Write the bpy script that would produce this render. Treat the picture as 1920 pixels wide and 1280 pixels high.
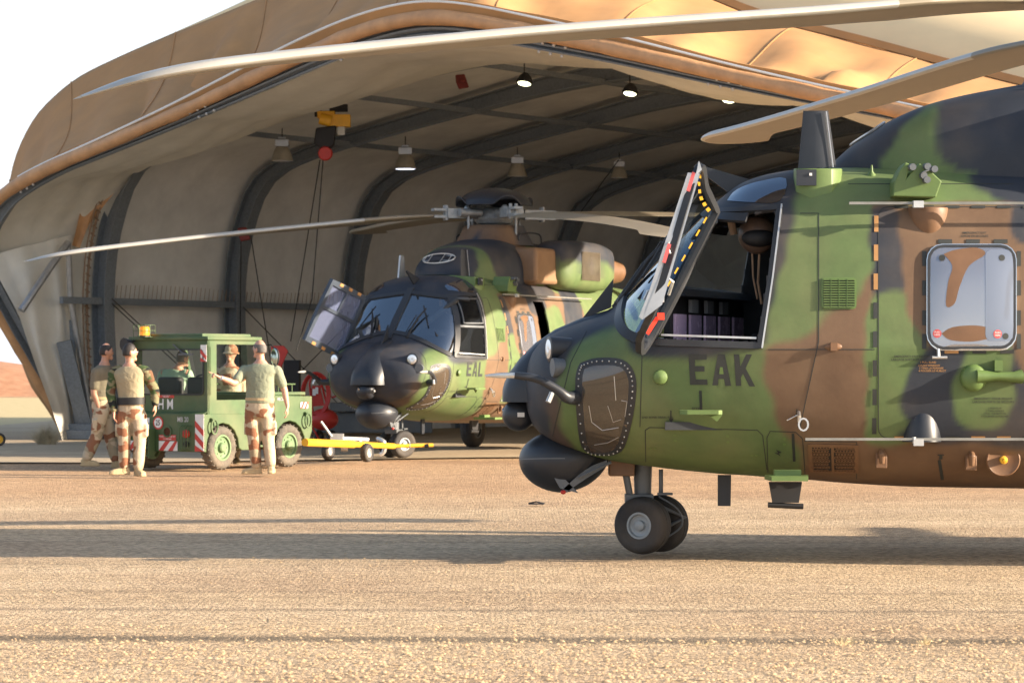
import bpy, bmesh, math, random
import numpy as np
from mathutils import Vector, Matrix, noise
from mathutils.bvhtree import BVHTree
random.seed(7); np.random.seed(7)
for o in list(bpy.data.objects): bpy.data.objects.remove(o)
S = bpy.context.scene; COL = S.collection
V = Vector; R = math.radians; PI = math.pi
# ---------------- camera, world, sun, exposure ----------------
F, EH, HY = 5333.33, 1.45, 691.0        # focal length in photo pixels, eye height, horizon row
cam = bpy.data.cameras.new('camera'); camo = bpy.data.objects.new('camera', cam); COL.objects.link(camo)
cam.lens = 100; cam.sensor_width = 36; cam.clip_end = 4000; cam.clip_start = .5
camo.location = (0, 0, EH); camo.rotation_euler = (R(90), 0, 0)
cam.shift_y = (HY - 640) / 1920
cam.dof.use_dof = True; cam.dof.focus_distance = 22.5; cam.dof.aperture_fstop = 7.1
S.camera = camo
SUN_AZ, SUN_EL = 12.0, 15.5                # azimuth: degrees from +X towards the camera (-Y)
sdir = V((math.cos(R(SUN_AZ)) * math.cos(R(SUN_EL)), -math.sin(R(SUN_AZ)) * math.cos(R(SUN_EL)), math.sin(R(SUN_EL))))
w = bpy.data.worlds.new('World'); S.world = w; w.use_nodes = True
nt = w.node_tree; bg = nt.nodes['Background']
sky = nt.nodes.new('ShaderNodeTexSky'); sky.sky_type = 'NISHITA'; sky.sun_disc = False
sky.sun_elevation = R(SUN_EL); sky.sun_rotation = R(90 + SUN_AZ); sky.altitude = 200
sky.air_density = 1.0; sky.dust_density = 4.0; sky.ozone_density = 1.2
# pale dust haze low in the sky, laid over the clear blue above
tcw = nt.nodes.new('ShaderNodeTexCoord'); sxw = nt.nodes.new('ShaderNodeSeparateXYZ'); nt.links.new(tcw.outputs['Generated'], sxw.inputs[0])
mrw = nt.nodes.new('ShaderNodeMapRange'); mrw.interpolation_type = 'SMOOTHSTEP'; nt.links.new(sxw.outputs[2], mrw.inputs[0])
for i_, v_ in ((1, .02), (2, .55), (3, .85), (4, 0.)): mrw.inputs[i_].default_value = v_
mxw = nt.nodes.new('ShaderNodeMix'); mxw.data_type = 'RGBA'; nt.links.new(mrw.outputs[0], mxw.inputs[0]); nt.links.new(sky.outputs[0], mxw.inputs[6]); mxw.inputs[7].default_value = (3.7, 3.9, 4.2, 1)
nt.links.new(mxw.outputs[2], bg.inputs[0]); bg.inputs[1].default_value = 0.12
sl = bpy.data.lights.new('sun', 'SUN'); so = bpy.data.objects.new('sun', sl); COL.objects.link(so)
sl.energy = 5.0; sl.angle = R(.5); sl.color = (1, .84, .66)
so.rotation_euler = sdir.to_track_quat('Z', 'Y').to_euler()
S.view_settings.view_transform = 'Standard'; S.view_settings.look = 'None'
S.view_settings.exposure = 1.48; S.view_settings.gamma = 1
S.render.engine = 'CYCLES'; S.cycles.max_bounces = 8; S.cycles.transparent_max_bounces = 12

def P(px, py, D):                          # a point of the place seen at photo pixel px, py at depth D
    return V(((px - 960) / F * D, D, EH + (HY - py) / F * D))
def ray(px, py): return V(((px - 960) / F, 1.0, (HY - py) / F))
def rayplane(px, py, p0, n):
    d = ray(px, py); c = V((0, 0, EH)); t = (V(p0) - c).dot(n) / d.dot(n)
    return c + d * t
def gnd(px, py): return P(px, py, EH * F / (py - HY))
# ---------------- materials ----------------
def mat(name, col, rough=.6, metal=0., var=.15, scale=6., bump=0., bscale=60., emit=0, attr=None, col2=None, spec=.5, stretch=None, coat=0, dust=0, tint=None):
    m = bpy.data.materials.new(name); m.use_nodes = True; n = m.node_tree.nodes; l = m.node_tree.links
    b = n['Principled BSDF']; b.inputs['Roughness'].default_value = rough; b.inputs['Metallic'].default_value = metal
    b.inputs['Specular IOR Level'].default_value = spec; b.inputs['Coat Weight'].default_value = coat
    tc = n.new('ShaderNodeTexCoord'); co = tc.outputs['Object']
    if stretch:
        mp = n.new('ShaderNodeMapping'); mp.inputs['Scale'].default_value = stretch; l.new(co, mp.inputs[0]); co = mp.outputs[0]
    t = n.new('ShaderNodeTexNoise'); t.inputs['Scale'].default_value = scale; t.inputs['Detail'].default_value = 6
    t.inputs['Roughness'].default_value = .62; l.new(co, t.inputs['Vector'])
    mx = n.new('ShaderNodeMix'); mx.data_type = 'RGBA'; mx.blend_type = 'MIX'
    mr = n.new('ShaderNodeMapRange'); mr.inputs[1].default_value = .3; mr.inputs[2].default_value = .7; l.new(t.outputs[0], mr.inputs[0])
    l.new(mr.outputs[0], mx.inputs[0])
    if attr:
        a = n.new('ShaderNodeAttribute'); a.attribute_name = attr
        h1 = n.new('ShaderNodeMix'); h1.data_type = 'RGBA'; h1.blend_type = 'MULTIPLY'; h1.inputs[0].default_value = 1
        l.new(a.outputs['Color'], h1.inputs[6]); h1.inputs[7].default_value = (1 - var, 1 - var, 1 - var, 1)
        h2 = n.new('ShaderNodeMix'); h2.data_type = 'RGBA'; h2.blend_type = 'MULTIPLY'; h2.inputs[0].default_value = 1
        l.new(a.outputs['Color'], h2.inputs[6]); h2.inputs[7].default_value = (1 + var, 1 + var, 1 + var * .9, 1)
        l.new(h1.outputs[2], mx.inputs[6]); l.new(h2.outputs[2], mx.inputs[7])
    else:
        c2 = col2 if col2 else tuple(min(1, c * (1 + var)) for c in col)
        c1 = col if col2 else tuple(c * (1 - var) for c in col)
        mx.inputs[6].default_value = (*c1, 1); mx.inputs[7].default_value = (*c2, 1)
    out = mx.outputs[2]
    if dust:
        t2 = n.new('ShaderNodeTexNoise'); t2.inputs['Scale'].default_value = 1.7; t2.inputs['Detail'].default_value = 8; l.new(tc.outputs['Object'], t2.inputs['Vector'])
        m2 = n.new('ShaderNodeMapRange'); m2.inputs[1].default_value = .42; m2.inputs[2].default_value = .75; m2.inputs[4].default_value = dust; l.new(t2.outputs[0], m2.inputs[0])
        mm = n.new('ShaderNodeMix'); mm.data_type = 'RGBA'; l.new(m2.outputs[0], mm.inputs[0]); l.new(out, mm.inputs[6]); mm.inputs[7].default_value = (.36, .26, .16, 1); out = mm.outputs[2]
    l.new(out, b.inputs['Base Color'])
    rr = n.new('ShaderNodeMapRange'); rr.inputs[3].default_value = max(0.02, rough - .08); rr.inputs[4].default_value = min(1, rough + .1)
    l.new(t.outputs[0], rr.inputs[0]); l.new(rr.outputs[0], b.inputs['Roughness'])
    if bump:
        t3 = n.new('ShaderNodeTexNoise'); t3.inputs['Scale'].default_value = bscale; t3.inputs['Detail'].default_value = 4; l.new(co, t3.inputs['Vector'])
        bp = n.new('ShaderNodeBump'); bp.inputs['Strength'].default_value = bump; bp.inputs['Distance'].default_value = .02
        l.new(t3.outputs[0], bp.inputs['Height']); l.new(bp.outputs[0], b.inputs['Normal'])
    if emit:
        b.inputs['Emission Color'].default_value = (*col, 1); b.inputs['Emission Strength'].default_value = emit
    return m
def glass(name, tint=(.75, .8, .85), refl=(1, 1, 1), base=.08, rough=.02, opaque=0., ocol=(.1, .12, .15)):
    m = bpy.data.materials.new(name); m.use_nodes = True; n = m.node_tree.nodes; l = m.node_tree.links
    for x in list(n): n.remove(x)
    o = n.new('ShaderNodeOutputMaterial'); tr = n.new('ShaderNodeBsdfTransparent'); tr.inputs[0].default_value = (*tint, 1)
    g = n.new('ShaderNodeBsdfGlossy'); g.inputs[0].default_value = (*refl, 1); g.inputs[1].default_value = rough
    ge = n.new('ShaderNodeNewGeometry'); dt = n.new('ShaderNodeVectorMath'); dt.operation = 'DOT_PRODUCT'; l.new(ge.outputs['Normal'], dt.inputs[0]); l.new(ge.outputs['Incoming'], dt.inputs[1])
    ab = n.new('ShaderNodeMath'); ab.operation = 'ABSOLUTE'; l.new(dt.outputs['Value'], ab.inputs[0])
    om = n.new('ShaderNodeMath'); om.operation = 'SUBTRACT'; om.inputs[0].default_value = 1; l.new(ab.outputs[0], om.inputs[1])
    pw = n.new('ShaderNodeMath'); pw.operation = 'POWER'; pw.inputs[1].default_value = 5; l.new(om.outputs[0], pw.inputs[0])
    ad = n.new('ShaderNodeMath'); ad.operation = 'MULTIPLY_ADD'; ad.use_clamp = True; ad.inputs[1].default_value = .9; ad.inputs[2].default_value = .045 + base; l.new(pw.outputs[0], ad.inputs[0])
    mx = n.new('ShaderNodeMixShader'); l.new(ad.outputs[0], mx.inputs[0]); l.new(tr.outputs[0], mx.inputs[1]); l.new(g.outputs[0], mx.inputs[2])
    df = n.new('ShaderNodeBsdfDiffuse'); df.inputs[0].default_value = (*ocol, 1)
    m2 = n.new('ShaderNodeMixShader'); m2.inputs[0].default_value = opaque; l.new(mx.outputs[0], m2.inputs[1]); l.new(df.outputs[0], m2.inputs[2])
    l.new(m2.outputs[0], o.inputs[0]); return m
# ---------------- geometry ----------------
def frame(t, up=V((0, 0, 1))):
    t = V(t).normalized()
    if abs(t.dot(up)) > .95: up = V((1, 0, 0)) if abs(t.x) < .9 else V((0, 1, 0))
    s = t.cross(up).normalized(); u = s.cross(t).normalized(); return s, u
class G:
    def __init__(s): s.v = []; s.f = []; s.m = []
    def add(s, vs, fs, mi=0):
        b = len(s.v); s.v += [tuple(v) for v in vs]; s.f += [tuple(b + i for i in f) for f in fs]; s.m += [mi] * len(fs); return s
    def box(s, c, d, M=None, mi=0, taper=1.):
        vs = []
        for z in (-.5, .5):
            k = taper if z > 0 else 1
            for x, y in ((-.5, -.5), (.5, -.5), (.5, .5), (-.5, .5)):
                p = V((x * d[0] * k, y * d[1] * k, z * d[2])); p = (M @ p) if M else p; vs.append(V(c) + p)
        return s.add(vs, [(3, 2, 1, 0), (4, 5, 6, 7), (0, 1, 5, 4), (1, 2, 6, 5), (2, 3, 7, 6), (3, 0, 4, 7)], mi)
    def bar(s, a, b, wd, ht, up=V((0, 0, 1)), mi=0):
        a = V(a); b = V(b); t = (b - a).normalized(); sd, u = frame(t, V(up))
        vs = [p + sd * x * wd / 2 + u * y * ht / 2 for p in (a, b) for x, y in ((-1, -1), (1, -1), (1, 1), (-1, 1))]
        return s.add(vs, [(3, 2, 1, 0), (4, 5, 6, 7), (0, 1, 5, 4), (1, 2, 6, 5), (2, 3, 7, 6), (3, 0, 4, 7)], mi)
    def loft(s, rings, closed=True, caps=True, mi=0):
        n = len(rings[0]); b = len(s.v); s.v += [tuple(v) for r in rings for v in r]
        k = n if closed else n - 1
        for i in range(len(rings) - 1):
            for j in range(k):
                j2 = (j + 1) % n
                s.f.append((b + i * n + j, b + i * n + j2, b + (i + 1) * n + j2, b + (i + 1) * n + j)); s.m.append(mi)
        if caps and closed:
            s.f.append(tuple(b + j for j in range(n))[::-1]); s.m.append(mi)
            s.f.append(tuple(b + (len(rings) - 1) * n + j for j in range(n))); s.m.append(mi)
        return s
    def tube(s, pts, r, n=8, mi=0, flat=1., up=V((0, 0, 1)), caps=True):
        pts = [V(p) for p in pts]; rings = []; prev = None
        for i, p in enumerate(pts):
            t = (pts[min(i + 1, len(pts) - 1)] - pts[max(i - 1, 0)]).normalized()
            if prev is None: sd, u = frame(t, V(up))
            else:
                sd = (prev - t * prev.dot(t))
                sd = sd.normalized() if sd.length > 1e-5 else frame(t)[0]; u = sd.cross(t).normalized()
            prev = sd; rr = r[i] if isinstance(r, (list, tuple)) else r
            rings.append([p + sd * math.cos(a) * rr + u * math.sin(a) * rr * flat for a in [2 * PI * k / n for k in range(n)]])
        return s.loft(rings, True, caps, mi)
    def cyl(s, a, b, r, r2=None, n=16, mi=0): return s.tube([a, b], [r, r if r2 is None else r2], n, mi)
    def lathe(s, prof, o=(0, 0, 0), ax=(0, 0, 1), n=28, mi=0, caps=True):
        o = V(o); ax = V(ax).normalized(); sd, u = frame(ax)
        return s.loft([[o + ax * h + (sd * math.cos(2 * PI * k / n) + u * math.sin(2 * PI * k / n)) * max(r, 1e-4) for k in range(n)] for r, h in prof], True, caps, mi)
    def ell(s, c, r, nu=20, nv=12, M=None, mi=0, fn=None):
        rings = []
        for i in range(nv + 1):
            ph = -PI / 2 + PI * i / nv; ring = []
            for k in range(nu):
                th = 2 * PI * k / nu; p = V((math.cos(ph) * math.cos(th) * r[0], math.cos(ph) * math.sin(th) * r[1], math.sin(ph) * r[2]))
                if i in (0, nv): p = V((math.cos(th) * 1e-4, math.sin(th) * 1e-4, p.z))
                if fn: p = fn(p)
                if M: p = M @ p
                ring.append(V(c) + p)
            rings.append(ring)
        return s.loft(rings, True, True, mi)
    def prism(s, poly, t, mi=0):
        t = V(t); n = len(poly); vs = [V(p) for p in poly] + [V(p) + t for p in poly]
        return s.add(vs, [tuple(range(n))[::-1], tuple(range(n, 2 * n))] + [(i, (i + 1) % n, n + (i + 1) % n, n + i) for i in range(n)], mi)
    def ribbon(s, pts, nrm, wd, th, mi=0, closed=False):
        pts = [V(p) for p in pts]; n = len(pts); rings = []
        for i, p in enumerate(pts):
            a = pts[(i + 1) % n] if closed else pts[min(i + 1, n - 1)]; b = pts[i - 1] if (closed or i) else pts[0]
            t = (a - b).normalized(); N = V(nrm[i] if isinstance(nrm, list) else nrm).normalized(); sd = t.cross(N).normalized()
            rings.append([p - sd * wd / 2 - N * th * .5, p + sd * wd / 2 - N * th * .5, p + sd * wd / 2 + N * th * .5, p - sd * wd / 2 + N * th * .5])
        if closed: rings.append(rings[0])
        return s.loft(rings, True, not closed, mi)
    def build(s, name, mats, parent=None, smooth=35, world=False, bevel=0, fix=True, solid=0, paint=None, sub=0):
        me = bpy.data.meshes.new(name); vs = s.v
        if world and parent is not None:
            Mi = pmat(parent).inverted(); vs = [Mi @ V(v) for v in vs]
        me.from_pydata([tuple(v) for v in vs], [], s.f)
        if not isinstance(mats, (list, tuple)): mats = [mats]
        for m in mats: me.materials.append(m)
        me.polygons.foreach_set('material_index', [min(i, len(mats) - 1) for i in s.m])
        if fix:
            bm = bmesh.new(); bm.from_mesh(me); bmesh.ops.recalc_face_normals(bm, faces=bm.faces); bm.to_mesh(me); bm.free()
        if smooth:
            me.shade_smooth(); me.set_sharp_from_angle(angle=R(smooth))
        me.validate()
        o = bpy.data.objects.new(name, me); COL.objects.link(o)
        if parent is not None: o.parent = parent
        if bevel:
            b = o.modifiers.new('bevel', 'BEVEL'); b.width = bevel; b.segments = 2; b.limit_method = 'ANGLE'; b.angle_limit = R(40)
        if solid:
            b = o.modifiers.new('solid', 'SOLIDIFY'); b.thickness = solid; b.offset = -1; b.material_offset = 1 if len(mats) > 1 else 0
        if sub:
            b = o.modifiers.new('sub', 'SUBSURF'); b.levels = sub; b.render_levels = sub
        if paint:
            at = me.color_attributes.new('Col', 'FLOAT_COLOR', 'POINT'); n = len(me.vertices)
            co = np.zeros(n * 3); me.vertices.foreach_get('co', co); at.data.foreach_set('color', paint(co.reshape(-1, 3)).ravel())
        return o
def pmat(o):
    m = Matrix.LocRotScale(o.location, o.rotation_euler, o.scale)
    return pmat(o.parent) @ m if o.parent else m
def thing(name, label, cat, loc=(0, 0, 0), rz=0, group=None):
    o = bpy.data.objects.new(name, None); COL.objects.link(o); o.location = loc; o.rotation_euler = (0, 0, rz)
    o['label'] = label; o['category'] = cat; o.empty_display_size = .2
    if group: o['group'] = group
    return o
def tag(o, label, cat, group=None):
    o['label'] = label; o['category'] = cat
    if group: o['group'] = group
    return o
def struct(o, kind='structure', label=None):
    o['kind'] = kind
    if label: o['label'] = label
    return o
def recenter(o, loc):                       # top-level mesh: move its origin to loc
    o.data.transform(Matrix.Translation(-V(loc))); o.location = loc; return o
def copy_tree(o, parent=None):
    c = o.copy(); COL.objects.link(c); c.parent = parent
    for ch in list(o.children): copy_tree(ch, c)
    return c
def crom(pts, n=8):                         # smooth curve through points
    pts = [V(p) for p in pts]; out = []
    for i in range(len(pts) - 1):
        p0 = pts[max(i - 1, 0)]; p1 = pts[i]; p2 = pts[i + 1]; p3 = pts[min(i + 2, len(pts) - 1)]
        for k in range(n):
            t = k / n; out.append(.5 * ((2 * p1) + (p2 - p0) * t + (2 * p0 - 5 * p1 + 4 * p2 - p3) * t * t + (3 * p1 - p0 - 3 * p2 + p3) * t ** 3))
    out.append(pts[-1]); return out
def resample(pts, n):
    pts = [V(p) for p in pts]; L = [0]
    for a, b in zip(pts, pts[1:]): L.append(L[-1] + (b - a).length)
    out = []; j = 0
    for k in range(n):
        t = L[-1] * k / (n - 1)
        while j < len(L) - 2 and L[j + 1] < t: j += 1
        out.append(pts[j].lerp(pts[j + 1], (t - L[j]) / max(L[j + 1] - L[j], 1e-9)))
    return out
def rrect(x0, y0, x1, y1, r, n=4):
    o = []
    for cx, cy, a0 in ((x1 - r, y0 + r, -90), (x1 - r, y1 - r, 0), (x0 + r, y1 - r, 90), (x0 + r, y0 + r, 180)):
        for k in range(n + 1):
            a = R(a0 + 90 * k / n); o.append((cx + r * math.cos(a), cy + r * math.sin(a)))
    return o
def text_geo(txt, size=1., font_scale_x=1.):  # flat letters as 2-D points and faces, origin at the middle
    cu = bpy.data.curves.new('t', 'FONT'); cu.body = txt; cu.size = size; cu.align_x = 'CENTER'; cu.align_y = 'CENTER'; cu.offset = size * .012
    cu.resolution_u = 3
    ob = bpy.data.objects.new('t', cu); COL.objects.link(ob); dg = bpy.context.evaluated_depsgraph_get()
    me = bpy.data.meshes.new_from_object(ob.evaluated_get(dg)); vs = [(v.co.x * font_scale_x, v.co.y) for v in me.vertices]; fs = [tuple(p.vertices) for p in me.polygons]
    bpy.data.objects.remove(ob); bpy.data.curves.remove(cu); bpy.data.meshes.remove(me); return vs, fs
def text_on(g, txt, o, xd, yd, size, mi=0, sx=1.):  # lettering laid on a plane
    vs, fs = text_geo(txt, size, sx); o = V(o); xd = V(xd).normalized(); yd = V(yd).normalized()
    g.add([o + xd * x + yd * y for x, y in vs], fs, mi)
# ---------------- common materials ----------------
M = {}
M['black'] = mat('black_paint', (.022, .026, .034), .42, var=.12, scale=9)
M['rubber'] = mat('rubber', (.026, .026, .028), .75, var=.3, scale=12, bump=.2, dust=.2)
M['steel'] = mat('steel', (.45, .46, .47), .38, .7, var=.15)
M['silver'] = mat('silver', (.62, .62, .6), .35, .6, var=.1)
M['greymetal'] = mat('grey_metal', (.11, .125, .14), .5, .2, var=.15, dust=.15)
M['dark'] = mat('dark', (.012, .012, .014), .6, var=.2)
M['red'] = mat('red_paint', (.5, .03, .02), .45, var=.1)
M['white'] = mat('white_paint', (.78, .78, .75), .5, var=.05)
M['yellow'] = mat('yellow_paint', (.8, .42, .02), .45, var=.1, dust=.1)
M['galv'] = mat('galvanised', (.20, .225, .25), .55, .3, var=.2, scale=20)
# ---------------- ground ----------------
def ground_mat(name, c1, c2, c3, fine=28., pave=False):
    m = bpy.data.materials.new(name); m.use_nodes = True; n = m.node_tree.nodes; l = m.node_tree.links; b = n['Principled BSDF']
    b.inputs['Roughness'].default_value = .95; b.inputs['Specular IOR Level'].default_value = .15
    tc = n.new('ShaderNodeTexCoord')
    mp = n.new('ShaderNodeMapping'); mp.inputs['Scale'].default_value = (.05, 1, 1); l.new(tc.outputs['Object'], mp.inputs[0])
    st = n.new('ShaderNodeTexNoise'); st.inputs['Scale'].default_value = .9; st.inputs['Detail'].default_value = 7; st.inputs['Roughness'].default_value = .7; l.new(mp.outputs[0], st.inputs['Vector'])
    big = n.new('ShaderNodeTexNoise'); big.inputs['Scale'].default_value = .35; big.inputs['Detail'].default_value = 6; l.new(tc.outputs['Object'], big.inputs['Vector'])
    vo = n.new('ShaderNodeTexVoronoi'); vo.inputs['Scale'].default_value = fine; l.new(tc.outputs['Object'], vo.inputs['Vector'])
    vo2 = n.new('ShaderNodeTexNoise'); vo2.inputs['Scale'].default_value = fine * 3.4; vo2.inputs['Detail'].default_value = 3; l.new(tc.outputs['Object'], vo2.inputs['Vector'])
    def mix(f, a, bb, lo=.35, hi=.65):
        r = n.new('ShaderNodeMapRange'); r.inputs[1].default_value = lo; r.inputs[2].default_value = hi; l.new(f, r.inputs[0])
        x = n.new('ShaderNodeMix'); x.data_type = 'RGBA'; l.new(r.outputs[0], x.inputs[0])
        for s_, k in ((a, 6), (bb, 7)):
            if isinstance(s_, tuple): x.inputs[k].default_value = (*s_, 1)
            else: l.new(s_, x.inputs[k])
        return x.outputs[2]
    base = mix(st.outputs[0], c1, c2); base = mix(big.outputs[0], base, c3, .45, .75)
    sp = n.new('ShaderNodeSeparateColor'); l.new(vo.outputs['Color'], sp.inputs[0])
    dk = n.new('ShaderNodeMix'); dk.data_type = 'RGBA'; dk.blend_type = 'MULTIPLY'; dk.inputs[0].default_value = 1; l.new(base, dk.inputs[6])
    rr = n.new('ShaderNodeMapRange'); rr.inputs[3].default_value = .62 if not pave else .9; rr.inputs[4].default_value = 1.32 if not pave else 1.06; l.new(sp.outputs[0], rr.inputs[0])
    cc = n.new('ShaderNodeCombineColor'); [l.new(rr.outputs[0], cc.inputs[i]) for i in range(3)]; l.new(cc.outputs[0], dk.inputs[7])
    out = dk.outputs[2]
    if not pave:                                # dark wheel-worn lines along the strip, and a darker tarred zone
        sx = n.new('ShaderNodeSeparateXYZ'); l.new(tc.outputs['Object'], sx.inputs[0])
        wob = n.new('ShaderNodeMath'); wob.operation = 'MULTIPLY_ADD'; wob.inputs[1].default_value = .55; l.new(vo2.outputs[0], wob.inputs[0])
        wb0 = n.new('ShaderNodeMath'); wb0.operation = 'MULTIPLY_ADD'; wb0.inputs[1].default_value = .035; l.new(sx.outputs[0], wb0.inputs[0]); l.new(sx.outputs[1], wb0.inputs[2])
        l.new(wb0.outputs[0], wob.inputs[2])
        for yc, hw, amt in ((15.75, .26, .75), (17.6, .10, .5), (21.6, .08, .3), (18.95, .08, .3), (24.4, .07, .35), (25.3, .09, .3)):
            d = n.new('ShaderNodeMath'); d.operation = 'SUBTRACT'; d.inputs[1].default_value = yc; l.new(wob.outputs[0], d.inputs[0])
            ab = n.new('ShaderNodeMath'); ab.operation = 'ABSOLUTE'; l.new(d.outputs[0], ab.inputs[0])
            r = n.new('ShaderNodeMapRange'); r.inputs[1].default_value = hw * .4; r.inputs[2].default_value = hw; r.inputs[3].default_value = amt; r.inputs[4].default_value = 0; l.new(ab.outputs[0], r.inputs[0])
            x = n.new('ShaderNodeMix'); x.data_type = 'RGBA'; l.new(r.outputs[0], x.inputs[0]); l.new(out, x.inputs[6]); x.inputs[7].default_value = (.10, .085, .065, 1); out = x.outputs[2]
        r = n.new('ShaderNodeMapRange'); r.inputs[1].default_value = 29; r.inputs[2].default_value = 34; l.new(sx.outputs[1], r.inputs[0])
        x = n.new('ShaderNodeMix'); x.data_type = 'RGBA'; l.new(r.outputs[0], x.inputs[0]); l.new(out, x.inputs[6])
        rd = n.new('ShaderNodeMix'); rd.data_type = 'RGBA'; rd.blend_type = 'MULTIPLY'; rd.inputs[0].default_value = 1; l.new(out, rd.inputs[6]); rd.inputs[7].default_value = (.96, .84, .76, 1)
        l.new(rd.outputs[2], x.inputs[7]); out = x.outputs[2]
    l.new(out, b.inputs['Base Color'])
    bp = n.new('ShaderNodeBump'); bp.inputs['Strength'].default_value = .9 if not pave else .15; bp.inputs['Distance'].default_value = .02
    ad = n.new('ShaderNodeMath'); ad.operation = 'MULTIPLY_ADD'; ad.inputs[1].default_value = -.9; l.new(vo.outputs['Distance'], ad.inputs[0]); l.new(vo2.outputs[0], ad.inputs[2])
    l.new(ad.outputs[0], bp.inputs['Height']); l.new(bp.outputs[0], b.inputs['Normal'])
    return m
M['ground'] = ground_mat('laterite', (.46, .34, .215), (.57, .435, .29), (.40, .285, .185))
M['concrete'] = ground_mat('concrete', (.42, .33, .22), (.47, .38, .26), (.38, .29, .2), 5., True)
g = G(); xs = [-1500, -400, -120, -60] + [(-30 + i * 1.5) for i in range(41)] + [60, 120, 400, 1500]; ys = [2, 6, 9] + [11 + i * .8 for i in range(45)] + [50, 60, 80, 110, 150, 220, 400, 900, 3000]
g.v = [(x, y, (noise.noise(V((x * .08, y * .4, 0))) * .012 if 10 < y < 46 else 0) - .02) for y in ys for x in xs]
nx = len(xs)
for j in range(len(ys) - 1):
    for i in range(nx - 1): g.f.append((j * nx + i, j * nx + i + 1, (j + 1) * nx + i + 1, (j + 1) * nx + i)); g.m.append(0)
struct(g.build('ground', M['ground'], fix=False))
g = G(); g.add([(-45, 43.6, .004), (-6, 43.9, .004), (-.5, 46.5, .004), (30, 52, .004), (30, 92, .004), (-12, 92, .004), (-14, 60, .004), (-45, 58, .004)], [tuple(range(8))])
struct(g.build('concrete_apron', M['concrete'], smooth=0, fix=False))
# pebbles in the near ground, one mass nobody could count
M['pebble'] = mat('pebble', (.40, .25, .12), .9, var=.3, scale=30., col2=(.68, .5, .3))
g = G(); rnd = random.Random(3)
for k in range(19000):
    y = 12.2 + (rnd.random() ** 1.5) * 4.0 if k < 16000 else 13 + rnd.random() * 12
    x = (rnd.random() - .5) * y * .40
    if k < 16000 and 15.35 < y < 15.85 and rnd.random() < .85: continue
    r = (.003 + rnd.random() ** 3.5 * .012) * (1 if k < 16000 else .8); q = rnd.random() * 6
    b = len(g.v); n_ = 5
    for a in range(n_): g.v.append((x + r * math.cos(a * 6.283 / n_ + q) * (1 + .4 * rnd.random()), y + r * math.sin(a * 6.283 / n_ + q), -.012 + r * .2))
    g.v.append((x + r * .2, y, -.012 + r * (.6 + .5 * rnd.random())))
    for a in range(n_): g.f.append((b + a, b + (a + 1) % n_, b + n_)); g.m.append(0)
struct(g.build('gravel', M['pebble'], fix=False, smooth=60), 'stuff')
# far left: earth berm, dry grass, low buildings
M['berm'] = mat('berm_earth', (.30, .14, .07), .95, var=.3, scale=1.2, col2=(.42, .23, .13), bump=.6, bscale=3)
M['drygrass'] = mat('dry_grass', (.42, .33, .15), .9, var=.3, scale=3, col2=(.55, .45, .24))
g = G(); nxx = 60; rows = []
for j in range(9):
    t = j / 8; y = 150 + t * 26
    rows.append([(-70 + i * 1.15, y + math.sin(i) * .6, -.1 + (math.sin(PI * t) ** .7) * (2.1 if i < 50 else 2.1 * (60 - i) / 10) * (.62 + .62 * noise.noise(V((i * .21, t * 2.2, 3)))) * 1.25) for i in range(nxx)])
g.loft(rows, False, False); struct(g.build('earth_berm', M['berm'], smooth=60, fix=False))
g = G(); g.add([(-60, 86, .0), (-9, 62, .0), (-9, 140, .0), (-70, 148, .0)], [(0, 1, 2, 3)])
struct(g.build('dry_grass_field', M['drygrass'], fix=False, smooth=0))
def tuft(name, c, n, h, spread, label, cat='grass tuft', mt='drygrass', wid=.004, group=None):
    g = G(); rn = random.Random(n + int(c[0] * 10)); c = V(c)
    for k in range(n):
        a = rn.random() * 6.283; q = rn.random() ** .7; hh = h * (.45 + .55 * rn.random()) * (1 - .5 * q); p0 = V((math.cos(a), math.sin(a) * .7, 0)) * spread * .35 * rn.random()
        d = V((math.cos(a), math.sin(a) * .7, 0)) * spread * q; pts = [p0, p0 + d * .35 + V((0, 0, hh * .6)), p0 + d + V((0, 0, hh))]
        for i in range(2):
            w0 = wid * (1 - i * .5); w1 = wid * (.5 - i * .45); s_ = V((math.sin(a * 3), .3 * math.cos(a), 0)).normalized()
            g.add([pts[i] - s_ * w0, pts[i] + s_ * w0, pts[i + 1] + s_ * w1, pts[i + 1] - s_ * w1], [(0, 1, 2, 3)])
    o = g.build(name, M[mt], fix=False, smooth=0); o.location = c; return tag(o, label, cat, group)
M['straw'] = mat('straw', (.75, .6, .33), .8, var=.2, scale=9)
M['drybush'] = mat('dry_bush', (.45, .37, .24), .9, var=.35, scale=5)
bp_ = gnd(88, 833); tuft('dry_bush', (bp_.x, bp_.y, -.02), 700, .55, .42, 'round dry grey grass bush left of the hangar leg foot', 'bush', 'drybush', .005)
for px, py, n, h, s_, lb in ((1580, 1203, 55, .085, .12, 'pale dry straw tuft in the gravel with one tall leaning blade'), (1735, 1203, 45, .07, .08, 'rightmost small straw tuft in the near gravel'), (1320, 1203, 30, .03, .12, 'faint flat straw tuft in the gravel left of the two taller ones')):
    p = gnd(px, py); tuft('straw_tuft', (p.x, p.y, -.015), n, h, s_, lb, mt='straw', wid=.0012, group='straw tufts in the near gravel')
M['plaster'] = mat('plaster', (.55, .45, .33), .9, var=.1)
t = thing('low_building', 'pale flat roofed low building on the far left horizon', 'building', (-62, 330, 0))
G().box((-4, 0, .65), (11, 8, 1.5)).build('wall', M['plaster'], t, smooth=0); G().box((-4, 0, 1.49), (11.6, 8.6, .18)).build('roof', M['white'], t, smooth=0)
for k in range(4): G().box((-8 + k * 2.6, -4.02, .8), (.9, .06, .6)).build('window', M['dark'], t, smooth=0)
t = thing('perimeter_wall', 'long pale low wall on the far left horizon beyond the berm', 'wall', (-50, 260, 0))
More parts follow.
